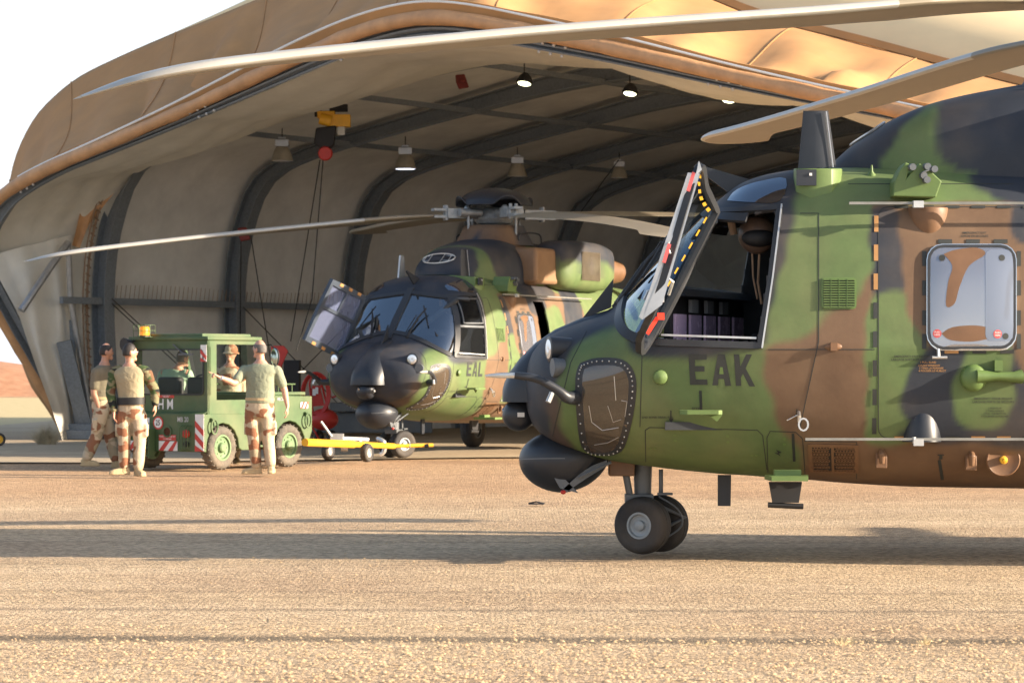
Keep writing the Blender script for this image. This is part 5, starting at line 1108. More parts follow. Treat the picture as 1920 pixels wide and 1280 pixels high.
for y, c_ in ((-.42, 'placard2'),):
    g = G(); g.lathe([(.06, 0), (.058, .03), (.03, .045), (0, .05)], (rx, y, .52), (-1, 0, 0), 18); tl = g.build('tail_light', M[c_], tr); g = G(); g.lathe([(.045, 0), (.04, .03), (0, .035)], (rx, y, .37), (-1, 0, 0), 18); g.build('lower_lamp', M['dark'], tl)
    g = G()
    for k in range(4): g.tube([(rx, y - .075 + k * .05, .27), (rx - .07, y - .075 + k * .05, .31), (rx - .07, y - .075 + k * .05, .60), (rx, y - .075 + k * .05, .64)], .007, 5)
    g.build('lamp_guard', M['tgreen'], tl)
g = G(); y0 = .20
for z in (.20, .31, .42, .53): g.box((rx - .07, y0 + .09, z), (.14, .24, .02))
for s_ in (-.02, .20): g.box((rx - .07, y0 + s_, .37), (.14, .015, .42))
g.tube([(rx - .05, y0 + .02, .56), (rx - .05, y0 + .02, .66), (rx - .05, y0 + .15, .66), (rx - .05, y0 + .15, .56)], .008, 5); g.build('rear_ladder', M['tgreen'], tr, smooth=0)
for c in ((-.25, YR - .03, .62), (1.93, YR - .03, .68)):
    g = G(); c = V(c); g.ribbon([c + V((.07 * math.cos(a), -.02, .105 * math.sin(a))) for a in [k * PI / 8 for k in range(16)]], (0, 1, 0), .02, .02, closed=True); g.box(c + V((0, .01, .1)), (.08, .05, .05)); g.build('lifting_ring', M['tgreen'], tr, smooth=40)
g = G(); text_on(g, 'H M', (1.03, YR - .006, .86), (1, 0, 0), (0, 0, 1), .19, sx=.75); g.build('lettering', M['white'], tr, fix=False, smooth=0)
g = G(); text_on(g, 'MB 20', (1.32, YR - .006, 1.0), (1, 0, 0), (0, 0, 1), .07, sx=.8); g.build('lettering', M['steel'], tr, fix=False, smooth=0)
g = G()
for x in (1.15, 1.45, 1.78): g.cyl((x, -.60, 1.08), (x, -.60, 1.22), .010, n=6)
g.tube([(1.10, -.60, 1.22), (1.85, -.60, 1.22)], .012, 6); g.tube([(1.10, .60, 1.22), (1.85, .60, 1.22)], .012, 6)
for x in (1.15, 1.45, 1.78): g.cyl((x, .60, 1.08), (x, .60, 1.22), .010, n=6)
g.build('guard_rail', M['tgreen'], tr)
# beacon, spotlight, mirror
g = G(); g.cyl((XR + .02, .40, 1.90), (XR + .02, .40, 1.93), .09, n=16); bc = g.build('beacon', M['dark'], tr); g = G(); g.lathe([(.075, 0), (.075, .10), (.06, .13), (0, .135)], (XR + .02, .40, 1.93), (0, 0, 1), 18); g.build('amber_lens', mat('amber_lens', (1., .33, .02), .2, var=.05, emit=.12), bc)
g = G(); c = V((XR + .02, .40, 1.99))
for s_ in (-1, 1):
    for k in (-.11, .0, .11): g.tube([c + V((.11 * s_, k, -.08)), c + V((.11 * s_, k, .09))], .005, 5); g.tube([c + V((k, .11 * s_, -.08)), c + V((k, .11 * s_, .09))], .005, 5)
    for z in (-.08, .01, .09): g.ribbon([c + V((x, y, z)) for x, y in ((-.11, -.11), (.11, -.11), (.11, .11), (-.11, .11))], ZZ, .008, .008, closed=True)
g.build('beacon_cage', M['tgreen2'], bc)
g = G(); c = V((XR - .06, .70, 1.80)); d = V((-1, .2, -.05)).normalized(); g.lathe([(.02, .14), (.07, .10), (.095, .0), (.10, -.02)], c, -d, 20); g.tube([c + V((.1, -.02, .0)), c + V((.12, -.08, .06))], .014, 6); sp = g.build('work_light', M['dark'], tr); g = G(); g.lathe([(0, .02), (.05, .015), (.09, 0)], c, d, 20); g.build('lamp_lens', M['lamp_glass'], sp)
g = G(); g.tube([(.93, -.66, 1.78), (.95, -.86, 1.80), (.93, -.95, 1.74)], .010, 6); g.ell((.93, -.96, 1.62), (.03, .075, .14), 14, 10); mr_ = g.build('mirror', M['dark'], tr); g = G(); g.ell((.905, -.96, 1.62), (.012, .066, .128), 14, 10); g.build('mirror_glass', mat('mirror_face', (.5, .6, .6), .08, .9), mr_)
# ---------------- tow bar ----------------
eT = tr.location + fT * 2.15; aB = P(572, 829, 41.6); bB = P(738, 836, 45.4)
tb = thing('tow_bar', 'bright yellow aircraft tow bar with two small wheels between tractor and nose wheel', 'tow bar', (aB.x, aB.y, 0))
def tw(g, nm, mt, **k): return g.build(nm, M[mt], tb, world=True, **k)
g = G(); g.tube([aB, aB.lerp(bB, .52)], .058, 14); g.tube([aB.lerp(bB, .5), bB], .045, 12); tw(g, 'tube', 'yellow')
g = G(); g.tube([bB, P(812, 834, 45.6)], .03, 8); cb_ = tw(g, 'cross_head', 'yellow')
g = G()
for k in range(4): g.tube([P(742 + k * 18, 835.6, 45.55), P(750 + k * 18, 835.4, 45.55)], .033, 8)
g.build('black_bands', M['dark'], cb_, world=True)
g = G(); g.tube([P(800, 834.5, 45.6), P(812, 834, 45.6)], .02, 6); g.cyl(P(768, 836, 45.5), P(770, 836, 45.5), .05, n=8); g.tube(crom([P(708, 822, 45.2), P(720, 828, 45.1), P(720, 846, 45.1), P(712, 852, 45.1)], 3), .035, 8); g.tube([P(640, 822, 44), P(690, 824, 44.3)], .035, 8); g.tube([P(602, 790, 43.8), P(622, 818, 43.8)], .022, 6); g.box(P(632, 820, 43.9), (.2, .2, .12)); g.tube([P(672, 824, 44), P(680, 832, 44), P(690, 834, 44)], .025, 6); g.cyl(P(640, 836, 43.9), P(652, 836, 43.9), .085, n=14); tw(g, 'jack', 'silver', smooth=30)
for px, py, D in ((615, 836, 44.9), (688, 834, 43.9)):
    c = P(px, py, D); c.z = .155; wl = wheel(tb, tb.matrix_world.inverted() @ c if 0 else c - V(tb.location), .145, .11, V((.90, -.43, 0)), hubr=.07, hm=M['silver'])
g = G(); g.cyl(P(615, 836, 44.9), P(688, 834, 43.9), .02, n=8); tw(g, 'axle', 'silver')
# ---------------- things in the hangar ----------------
M['lampshade'] = mat('lamp_shade_aluminium', (.42, .38, .30), .35, .4, var=.1)
M['litlens'] = mat('lit_lens', (1, 1, .62), .4, var=.02, emit=2.2)
M['lens_off'] = mat('lens_unlit', (.5, .5, .52), .2, var=.05)
def pendant(px, py, D, w_, label, lit):
    c = P(px, py, D); s_ = w_ / F * D / 2; t = thing('pendant_lamp', label, 'lamp', c, 0, 'bell lamps under the hangar roof')
    g = G(); g.lathe([(s_, 0), (s_ * .97, .03), (s_ * .80, s_ * .75), (s_ * .55, s_ * 1.25), (s_ * .5, s_ * 1.3)], (0, 0, 0), (0, 0, 1), 26); g.build('lamp_shade', M['lampshade'], t, smooth=50)
    g = G(); g.box((0, 0, s_ * 1.62), (s_ * 1.25, s_ * 1.1, s_ * .65)); g.box((0, 0, s_ * 2.1), (s_ * .7, s_ * .3, s_ * .2)); g.build('ballast_box', M['steel'], t, smooth=0, bevel=.01)
    g = G(); g.tube([(0, 0, s_ * 2.1), (0, 0, s_ * 3)], .012, 6); g.build('hook', M['dark'], t)
    g = G(); g.lathe([(0, .01), (s_ * .9, .012), (s_ * .9, -.004), (0, -.004)], (0, 0, 0), (0, 0, 1), 24); g.build('lens', M['litlens2'] if lit else M['lens_off'], t)
M['litlens2'] = mat('bright_lens', (.8, .85, 1), .3, var=.02, emit=.8)
pendant(529, 302, 58, 41, 'bell shaped aluminium lamp, leftmost of the row, hanging beside the yellow hoist', False)
pendant(760, 317, 60.5, 41, 'bell shaped lamp with a bright white rim, second from the left in the row', True)
pendant(970, 331, 62.5, 37, 'dull bell shaped lamp hanging right above the far rotor hub dome', False)
pendant(1161, 334, 64.5, 32, 'small dim bell lamp farthest right and deepest in the hangar row', False)
for px, py, D, lb in ((983, 157, 53, 'lit greenish floodlight high under the roof, leftmost of the three lit ones'), (1181, 176, 54.5, 'lit greenish floodlight high under the roof, middle of the three lit ones'), (1366, 189, 56, 'lit greenish floodlight high under the roof, rightmost just below the near rotor blade')):
    c = P(px, py, D); t = thing('floodlight', lb, 'lamp', c, 0, 'lit floodlights high in the hangar'); s_ = .14
    g = G(); g.lathe([(s_ * 1.05, 0), (s_ * 1.1, .04), (s_ * .8, .14), (s_ * .4, .2)], (0, 0, 0), (.15, .25, 1), 20); g.build('housing', M['dark'], t)
    g = G(); g.lathe([(0, -.03), (s_ * .8, -.012), (s_ * .95, .01)], (0, 0, 0), (.15, .25, 1), 20); g.build('lens', M['litlens'], t)
    g = G(); g.tube([(0, 0, .15), (0, 0, .5)], .015, 6); g.build('bracket', M['dark'], t)
c = P(628, 225, 56); t = thing('chain_hoist', 'yellow electric chain hoist with black chain bag and red hook block', 'hoist', c)
def hp_(g, nm, mt, **k): return g.build(nm, M[mt], t, world=True, **k)
g = G(); g.box(P(637, 227, 56.), (.42, .3, .24)); g.box(P(612, 216, 56.), (.34, .28, .14)); g.cyl(P(600, 222, 55.9), P(622, 228, 55.9), .12, n=14); hp_(g, 'motor', 'yellow', smooth=30, bevel=.01)
g = G(); g.cyl(P(590, 211, 56.), P(603, 211, 56.), .09, n=12); g.box(P(635, 203, 56.), (.35, .2, .14)); g.tube([P(640, 190, 56.), P(640, 205, 56.)], .03, 6); hp_(g, 'trolley', 'dark', smooth=30)
g = G(); g.prism([P(592, 240, 55.8), P(630, 235, 55.8), P(626, 272, 55.8), P(610, 284, 55.8), P(588, 268, 55.8)], (0, .25, 0)); hp_(g, 'chain_bag', 'dark', smooth=0, bevel=.03)
g = G(); g.box(P(640, 245, 56.), (.14, .15, .18)); hp_(g, 'control_box', 'lampshade', smooth=0)
g = G(); g.lathe([(0, -.05), (.12, -.05), (.145, 0), (.12, .05), (0, .05)], P(610, 288, 55.8), (0, 1, 0), 20); hk = hp_(g, 'hook_block', 'red'); g = G(); g.tube([P(606, 296, 55.8), P(585, 560, 55.8), P(555, 660, 55.8)], .012, 5); hp_(g, 'chain', 'dark')
M['darkred'] = mat('dark_red', (.16, .02, .015), .6)
for px, py, D, lb in ((457, 438, 59, 'small red pulley hung on the second steel rib above the tractor'), (866, 152, 56, 'dark red cloth bundle hung high under the front of the roof')):
    c = P(px, py, D); g = G(); g.prism([c + V(q) for q in ((-.13, 0, .12), (.05, 0, .14), (.10, 0, .0), (.14, 0, -.12), (-.06, 0, -.16), (-.12, 0, -.02))], (0, .12, 0)); g.cyl(c + V((0, -.03, 0)), c + V((0, .15, 0)), .05, n=12)
    o = g.build('pulley', M['darkred'], None, smooth=30, bevel=.02); recenter(o, c); tag(o, lb, 'pulley')
# wheeled red air unit behind the tow bar
c = gnd(600, 812); D = 52; c = P(602, 815, D); c.z = 0
t = thing('wheeled_extinguisher', 'red wheeled fire extinguisher with hose coiled over its tall frame', 'fire extinguisher', c)
def ex(g, nm, mt, **k): return g.build(nm, M[mt], t, world=True, **k)
g = G(); g.ell(P(607, 786, D), (.27, .2, .20), 22, 12); ex(g, 'tank', 'red')
g = G(); g.tube([P(590, 800, D), P(580, 720, D), P(585, 700, D), P(596, 700, D), P(603, 720, D), P(618, 780, D)], .022, 6); g.bar(P(585, 726, D), P(602, 726, D), .04, .06); g.prism([P(582, 728, D), P(600, 724, D), P(608, 760, D), P(584, 762, D)], (0, .06, 0)); g.tube([P(585, 800, D), P(598, 822, D)], .018, 6); ex(g, 'frame', 'red', smooth=30)
for k in range(3):
    g = G(); g.tube([P(592 + (24 + k * 3) * math.cos(a) * .9, 738 + (36 + k * 2) * math.sin(a), D - .08 - .03 * k) for a in [2 * PI * j / 24 + .2 * k for j in range(25)]], .018, 6); ex(g, 'hose', 'red')
g = G(); g.tube(crom([P(612, 712, D), P(625, 725, D), P(632, 740, D), P(622, 745, D)], 4), .018, 6); ex(g, 'hose', 'red')
g = G(); g.box(P(589, 735, D - .05), (.06, .02, .12)); g.box(P(594, 732, D - .05), (.05, .02, .12)); ex(g, 'label_card', 'white', smooth=0)
for px, dy in ((622, 0), (598, .3)): cw_ = P(px, 800, D + dy); cw_.z = .17; wheel(t, cw_ - V(c), .16, .07, V((.9, -.4, 0)))
g = G(); c = P(518, 690, 49); cc = V((c.x, c.y, 0)); t = thing('tool_trolley', 'dark steel cabinet with a red tray on top behind the pointing man', 'trolley', cc)
g = G(); g.box(P(548, 715, 50), (.28, .4, .75)); g.build('cabinet', M['dark'], t, world=True, smooth=0, bevel=.01)
g = G(); g.prism([P(508, 648, 49), P(532, 648, 49), P(540, 658, 49), P(528, 686, 49), P(522, 712, 49), P(512, 712, 49)], (0, .1, 0)); g.build('red_sign', M['red'], t, world=True, smooth=0, bevel=.01)
# low grey pallet truck and planks behind the far helicopter
g = G(); c = P(690, 780, 62); g.box((c.x, 62, .28), (2.8, .5, .45)); g.box((c.x - .2, 61.7, .62), (1.2, .3, .2)); o = g.build('equipment_case', M['greymetal'], None, smooth=0, bevel=.02); recenter(o, (c.x, 62, 0)); tag(o, 'long low grey equipment case on the floor behind the far helicopter nose', 'case')
# small yellow rimmed wheel at the left edge
c = gnd(-2, 836); t = thing('cart_wheel', 'small black wheel with yellow rim cut by the left picture edge', 'cart wheel', (c.x, c.y, 0)); wheel(t, V((0, 0, .125)), .125, .07, V((.3, -1, 0)), hubr=.075, hm=M['yellow'])
g = G(); g.tube([(0, 0, .125), (-.5, .1, .13), (-1., .1, .3)], .025, 6); g.build('handle', M['yellow'], t)
c = gnd(1005, 945); g = G(); g.prism([(c.x - .08, c.y - .05, .0), (c.x + .08, c.y - .04, .0), (c.x + .09, c.y + .05, .0), (c.x - .05, c.y + .06, .0)], (0, 0, .012)); g.tube([(c.x - .08, c.y, .01), (c.x, c.y - .03, .03), (c.x + .09, c.y, .01)], .008, 5); o = g.build('rubber_scrap', M['dark'], None); recenter(o, (c.x, c.y, 0)); tag(o, 'flat black rubber scrap lying on the gravel left of the near nose wheel', 'scrap')
# ---------------- people ----------------
def fabric(name, base, blots, scale=3.2, stretch=(1, 1, 2.2), rough=.85):
    m = bpy.data.materials.new(name); m.use_nodes = True; n = m.node_tree.nodes; l = m.node_tree.links; b = n['Principled BSDF']; b.inputs['Roughness'].default_value = rough; b.inputs['Specular IOR Level'].default_value = .2
    tc = n.new('ShaderNodeTexCoord'); mp = n.new('ShaderNodeMapping'); mp.inputs['Scale'].default_value = stretch; l.new(tc.outputs['Object'], mp.inputs[0]); out = None
    prev = (*base, 1)
    for i, (col, th, off) in enumerate(blots):
        t = n.new('ShaderNodeTexNoise'); t.inputs['Scale'].default_value = scale; t.inputs['Detail'].default_value = 1.5; mp2 = n.new('ShaderNodeMapping'); mp2.inputs['Location'].default_value = (off, off * 2, off); l.new(mp.outputs[0], mp2.inputs[0]); l.new(mp2.outputs[0], t.inputs['Vector'])
        r = n.new('ShaderNodeMapRange'); r.inputs[1].default_value = th - .008; r.inputs[2].default_value = th + .008; l.new(t.outputs[0], r.inputs[0])
        x = n.new('ShaderNodeMix'); x.data_type = 'RGBA'; l.new(r.outputs[0], x.inputs[0])
        if out is None: x.inputs[6].default_value = prev
        else: l.new(out, x.inputs[6])
        x.inputs[7].default_value = (*col, 1); out = x.outputs[2]
    if out is None: b.inputs['Base Color'].default_value = prev
    else: l.new(out, b.inputs['Base Color'])
    t = n.new('ShaderNodeTexNoise'); t.inputs['Scale'].default_value = 11; t.inputs['Detail'].default_value = 3; t.inputs['Distortion'].default_value = 1.2; l.new(tc.outputs['Object'], t.inputs['Vector'])
    bp = n.new('ShaderNodeBump'); bp.inputs['Strength'].default_value = .6; bp.inputs['Distance'].default_value = .02; l.new(t.outputs[0], bp.inputs['Height']); l.new(bp.outputs[0], b.inputs['Normal'])
    return m
M['desert'] = fabric('desert_camouflage', (.52, .42, .29), [((.36, .30, .20), .56, 9.7), ((.27, .125, .07), .575, 3.1)], 4.2, (1, 1, 1.5))
M['woodland'] = fabric('woodland_camouflage', (.20, .18, .10), [((.06, .09, .035), .52, 1.3), ((.15, .08, .045), .57, 5.2), ((.02, .022, .02), .60, 8.4)], 5.)
M['tan_shirt'] = fabric('tan_shirt', (.36, .30, .19), []); M['grey_shirt'] = fabric('grey_green_shirt', (.25, .27, .19), []); M['brown_shirt'] = fabric('grey_brown_shirt', (.20, .17, .12), []); M['mint_shirt'] = fabric('pale_green_shirt', (.36, .50, .36), [])
M['boot'] = fabric('tan_suede', (.50, .38, .22), []); M['belt'] = mat('belt_black', (.02, .02, .02), .6)
M['skin'] = mat('skin', (.50, .26, .17), .5, var=.06, scale=8); M['skin2'] = mat('skin_pink', (.52, .29, .20), .5, var=.06, scale=8)
M['hair_dark'] = mat('dark_hair', (.02, .016, .014), .6, var=.3, scale=40); M['hair_grey'] = mat('grey_hair', (.13, .12, .11), .7, var=.3, scale=40)
def ering(c, ra, rb, t, lat, n=16, sq=2.):
    t = V(t).normalized(); a = (V(lat) - t * V(lat).dot(t)).normalized(); b = t.cross(a).normalized()
    out = []
    for k in range(n):
        th = 2 * PI * k / n; ca, sa = math.cos(th), math.sin(th)
        out.append(V(c) + a * ra * math.copysign(abs(ca) ** (2 / sq), ca) + b * rb * math.copysign(abs(sa) ** (2 / sq), sa))
    return out
def limb(g, pts, rad, lat=(1, 0, 0), n=14, smooth=4, sq=2.):
    # pts: joints, rad: (ra, rb) for each; a smooth tapering tube
    P3 = crom(pts, smooth); R3 = crom([V((r[0], r[1], 0)) for r in rad], smooth); rings = []
    for i, p in enumerate(P3):
        t = P3[min(i + 1, len(P3) - 1)] - P3[max(i - 1, 0)]; rings.append(ering(p, R3[i].x, R3[i].y, t, lat, n, sq))
    g.loft(rings); g.ell(P3[0], (R3[0].x, R3[0].y, min(R3[0].x, R3[0].y)), 12, 8); g.ell(P3[-1], (R3[-1].x, R3[-1].y, min(R3[-1].x, R3[-1].y)), 12, 8)
def remesh(g, name, mt, parent, vox=.012, sm=4, world=True):
    vs = g.v
    me = bpy.data.meshes.new('tmp'); Mi = pmat(parent).inverted() if world else Matrix(); me.from_pydata([tuple(Mi @ V(v)) for v in vs], [], g.f)
    bm = bmesh.new(); bm.from_mesh(me); bmesh.ops.triangulate(bm, faces=[f for f in bm.faces if len(f.verts) > 4]); bmesh.ops.recalc_face_normals(bm, faces=bm.faces); bm.to_mesh(me); bm.free()
    o = bpy.data.objects.new('tmp', me); COL.objects.link(o); r = o.modifiers.new('r', 'REMESH'); r.mode = 'VOXEL'; r.voxel_size = vox
    s_ = o.modifiers.new('s', 'SMOOTH'); s_.iterations = sm; s_.factor = .5
    me2 = bpy.data.meshes.new_from_object(o.evaluated_get(bpy.context.evaluated_depsgraph_get())); bpy.data.objects.remove(o); bpy.data.meshes.remove(me)
    me2.name = name; me2.materials.clear(); me2.materials.append(mt); me2.shade_smooth(); o2 = bpy.data.objects.new(name, me2); COL.objects.link(o2); o2.parent = parent; return o2
def hand(g, wrist, d, palm_n, curl=.5, point=False, s=1.):
    d = V(d).normalized(); pn = V(palm_n); pn = (pn - d * pn.dot(d)).normalized(); sd = d.cross(pn).normalized(); w0 = V(wrist)
    g.loft([ering(w0 + d * a, ra * s, rb * s, d, sd, 12, 2.4) for a, ra, rb in ((-.02, .027, .02), (.02, .034, .018), (.055, .042, .016), (.09, .042, .015), (.10, .036, .012))])
    for k, (off, ln) in enumerate(((-.031, .075), (-.011, .083), (.010, .078), (.030, .060))):
        cu = curl * (1 + .12 * k); cu = .05 if (point and k == 0) else (1.9 if point else cu); p = w0 + d * .095 + sd * off; pts = [p - d * .02, p]; a = 0
        for j in range(3): a += cu * .62; p = p + (d * math.cos(a) + pn * math.sin(a)) * ln * (.42, .32, .26)[j]; pts.append(p)
        g.tube(pts, [.0095 * s, .0095 * s, .009 * s, .0085 * s, .007 * s], 8)
    p = w0 + d * .03 - sd * .032; g.tube([p, p - sd * .022 + d * .02 + pn * .012, p - sd * .026 + d * .052 + pn * .024, p - sd * .016 + d * .075 + pn * .034], [.013 * s, .012 * s, .010 * s, .008 * s], 8)
def person(label, D, base_px, J, face, shirt, pants, hair, sleeve='short', skin='skin', handspec=(), hat=None, bald=0., seated=False, belt=None, glasses=False, group=None, nolegs=False, fat=1.):
    """J: joints as (px, py, extra depth). face: direction the face looks; body lateral from the shoulders."""
    bp = P(base_px[0], base_px[1], D); t = thing('person', label, 'person', (bp.x, bp.y, 0 if not seated else bp.z), 0, group)
    j = {k: P(v[0], v[1], D + (v[2] if len(v) > 2 else 0)) for k, v in J.items()}
    lat = (j['shR'] - j['shL']).normalized(); neck = j['neck']; wst = j['waist']; pel = j['pelvis']; hd = j['head']
    up = (neck - pel).normalized(); chest = neck.lerp(wst, .42)
    f = V(face).normalized(); fl = V((f.x, f.y, 0)).normalized(); fs = fl.cross(ZZ).normalized()
    Hm = Matrix((fs, -fl * -1, ZZ)).transposed()    # columns: side, forward, up
    body = G()
    shw = (j['shR'] - j['shL']).length / 2
    def torso(g, k, lo=True):
        secs = [(pel - up * .07, .155 * fat, .10 * fat), (pel + up * .03, .172 * fat, .125 * fat), (wst, .155 * fat, .118 * fat), (wst.lerp(chest, .55), .168 * fat, .122 * fat), (chest, .188, .128), (neck - up * .125, shw + .0, .115), (neck - up * .06, shw * .86, .094), (neck - up * .02, .105, .075), (neck + up * .025, .066, .064)]
        if not lo: secs = secs[2:-1]
        g.loft([ering(c, a + k, b + k, up, lat, 22, 2.3) for c, a, b in secs])
    torso(body, 0)
    body.tube([neck - up * .05, neck + up * .02, hd - ZZ * .05], [.066, .058, .056], 14)
    def skull(p):                                 # p in unit-ish head space: x side, y forward, z up
        x, y, z = p; 
        if z < 0: k = 1 + z * 2.6 * (.7 if y < 0 else .35); x *= max(.62, k + .1); y *= (max(.55, 1 + z * 3.2) if y < 0 else 1)
        return Hm @ V((x, y, z))
    body.ell(hd, (.074, .096, .122), 22, 18, fn=skull)
    body.ell(hd + Hm @ V((0, .085, -.02)), (.016, .030, .03), 10, 8, M=Hm)
    body.ell(hd + Hm @ V((0, .075, -.095)), (.032, .03, .028), 10, 8, M=Hm); body.ell(hd + Hm @ V((0, .082, -.06)), (.028, .016, .008), 8, 6, M=Hm)
    body.ell(hd + Hm @ V((0, .082, .022)), (.05, .016, .014), 10, 6, M=Hm)
    for s_ in (-1, 1): body.ell(hd + Hm @ V((.077 * s_, -.008, -.012)), (.011, .020, .033), 8, 8, M=Hm)
    armr = [(.056, .058), (.052, .054), (.045, .046), (.040, .042), (.034, .032), (.026, .022)]
    for side in 'LR':
        sh, el, wr = j['sh' + side], j['el' + side], j['wr' + side]; inner = sh.lerp(neck - up * .1, .25)
        limb(body, [inner, sh, sh.lerp(el, .5), el, el.lerp(wr, .4), wr], [(.06, .06)] + armr[:1] + armr[1:3] + [(.042, .043), (.027, .024)], lat, 12)
    for spec in handspec:
        side, d, pn, curl, pt = spec; hand(body, j['wr' + side], d, pn, curl, pt)
    for side in 'LR':
        if nolegs: break
        hp, kn, an = j['hip' + side], j['kn' + side], j['an' + side]
        limb(body, [pel.lerp(hp, .5), hp, hp.lerp(kn, .5), kn, kn.lerp(an, .35), an], [(.10, .11), (.09, .10), (.078, .085), (.056, .06), (.054, .06), (.038, .042)], lat, 14)
    bo = remesh(body, 'body', M[skin], t, .0085, 2)
    # clothing: shirt, trousers, boots, belt
    g = G(); k = .014; torso(g, k, False); lo = wst - up * .10
    g.loft([ering(c, a, b, up, lat, 22, 2.3) for c, a, b in ((lo, .17 * fat + k, .13 * fat + k), (wst - up * .02, .162 * fat + k, .125 * fat + k), (wst + up * .06, .165 * fat + k, .125 * fat + k))])
    for side in 'LR':
        sh, el, wr = j['sh' + side], j['el' + side], j['wr' + side]; inner = sh.lerp(neck - up * .1, .35)
        if sleeve == 'short': e2 = sh.lerp(el, .72); limb(g, [inner, sh, sh.lerp(el, .35), e2], [(.07, .07), (.070, .072), (.070, .072), (.068, .070)], lat, 14)
        else: limb(g, [inner, sh, sh.lerp(el, .5), el, el.lerp(wr, .5), wr.lerp(el, .06)], [(.07, .07), (.070, .072), (.066, .068), (.062, .062), (.056, .055), (.046, .046)], lat, 14)
    if shirt == 'combat':                         # plain torso with camouflage sleeves and yoke
        gt_ = G(); torso(gt_, k + .004, False); gt_.loft([ering(c, a, b, up, lat, 22, 2.3) for c, a, b in ((lo, .176 * fat + k, .135 * fat + k), (wst, .168 * fat + k, .13 * fat + k))]); remesh(gt_, 'shirt', M['tan_shirt'], t, .012, 4)
        for side in 'LR':
            sh, el, wr = j['sh' + side], j['el' + side], j['wr' + side]; gs_ = G(); limb(gs_, [sh.lerp(neck, .35) + up * .01, sh, sh.lerp(el, .5), el, el.lerp(wr, .5), wr.lerp(el, .06)], [(.062, .07), (.084, .086), (.072, .074), (.066, .066), (.060, .058), (.048, .048)], lat, 14); remesh(gs_, 'sleeve', M['woodland'], t, .012, 3)
    else: sh_o = remesh(g, 'shirt', M[shirt], t, .012, 3)
    if not nolegs:
        g = G(); g.loft([ering(c, a, b, up, lat, 22, 2.3) for c, a, b in ((pel - up * .10, .165 * fat, .125 * fat), (pel, .182 * fat, .142 * fat), (pel + up * .08, .178 * fat, .136 * fat), (wst - up * .045, .166 * fat, .132 * fat))])
        for side in 'LR':
            hp, kn, an = j['hip' + side], j['kn' + side], j['an' + side]
            limb(g, [pel.lerp(hp, .6) - up * .02, hp, hp.lerp(kn, .35), hp.lerp(kn, .7), kn, kn.lerp(an, .3), kn.lerp(an, .65), an + (kn - an).normalized() * .05], [(.11, .13), (.108, .12), (.104, .112), (.094, .10), (.084, .09), (.082, .09), (.080, .086), (.072, .078)], lat, 16, 3)
            c = hp.lerp(kn, .55) + (lat if side == 'R' else -lat) * .085; d = (kn - hp).normalized(); g.box(c, (.07, .14, .17))
        remesh(g, 'trousers', M[pants], t, .013, 3)
        for side in 'LR':
            an = j['an' + side]; to = j['toe' + side]; kn = j['kn' + side]; d = (to - an); d = V((d.x, d.y, 0)); d = d.normalized() if d.length > .03 else fl; s_ = d.cross(ZZ); fz = an.z - .085
            g = G(); hl = V((an.x, an.y, fz)) - d * .07
            g.loft([ering(an + ZZ * .07, .052, .055, ZZ, d, 14), ering(an + ZZ * .0, .055, .052, ZZ, d, 14), ering(V((an.x, an.y, fz + .03)) + d * .01, .075, .045, ZZ, d, 14)])
            g.loft([ering(hl + d * a + ZZ * (h / 2 + .0), w_, h / 2, d, s_, 14, 2.8) for a, w_, h in ((0, .035, .09), (.03, .042, .11), (.10, .043, .10), (.16, .048, .085), (.22, .05, .07), (.265, .036, .05))])
            g.loft([ering(hl + d * a + ZZ * .008, w_, .014, d, s_, 14, 4) for a, w_ in ((-.01, .034), (.03, .045), (.12, .044), (.22, .054), (.275, .036))]); remesh(g, 'boot', M['boot'], t, .009, 2)
        g = G(); c = wst - up * (.045 if not belt else .04); hb = .018 if not belt else .05
        g.loft([ering(c + up * s_ * hb, .170 * fat + (.012 if not belt else .022), .135 * fat + (.012 if not belt else .02), up, lat, 24, 2.3) for s_ in (-1, 1)]); g.build('belt', M['belt'] if belt else M['boot'], t, world=True, smooth=50)
    # hair
    g = G()
    if hat: g.ell(hd + Hm @ V((0, -.01, .05)), (.098, .118, .09), 20, 12, M=Hm); g.lathe([(.10, 0), (.128, -.03), (.128, -.04), (.10, -.01)], hd + ZZ * .03, (0, 0, 1), 24); g.build('hat', M['desert'], t, world=True, smooth=60)
    else:
        N_, Mq = 26, 14; rows = []
        for a in range(Mq):
            row = []
            for k_ in range(N_):
                th = 2 * PI * k_ / N_; front = max(0, math.sin(th)); low = -.01 + .075 * front if front > .12 else -.05 + .04 * max(0, front)
                ph0 = math.asin(max(-1, min(1, low / .122))); top = R(90 - (62 * bald if bald else 0)); ph = ph0 + (top - ph0) * a / (Mq - 1)
                q = V((math.cos(ph) * math.cos(th) * .078, math.cos(ph) * math.sin(th) * .1 - .002, math.sin(ph) * .1265)); row.append(hd + Hm @ q)
            rows.append(row)
        if bald: g.loft(rows, True, False)
        else: g.loft(rows, True, False); g.f.append(tuple(len(g.v) - N_ + q for q in range(N_))); g.m.append(0)
        g.build('hair', M[hair], t, world=True, smooth=60, solid=.003)
    if glasses:
        g = G(); c = hd + Hm @ V((0, .10, .0))
        for s_ in (-1, 1): g.ribbon([c + Hm @ V((.032 * s_ + .024 * math.cos(a), 0, .016 * math.sin(a))) for a in [q * PI / 5 for q in range(10)]], fl, .004, .004, closed=True); g.tube([c + Hm @ V((.056 * s_, 0, .004)), hd + Hm @ V((.08 * s_, -.005, .0))], .0025, 5)
        g.build('glasses', M['steel'], t, world=True)
    g = G()
    for s_ in (-1, 1): g.ell(hd + Hm @ V((.030 * s_, .083, .002)), (.011, .008, .008), 8, 6, M=Hm)
    g.build('eyes', M['dark'], t, world=True)
    return t, j, lat
Dp = EH * F / (891 - HY)
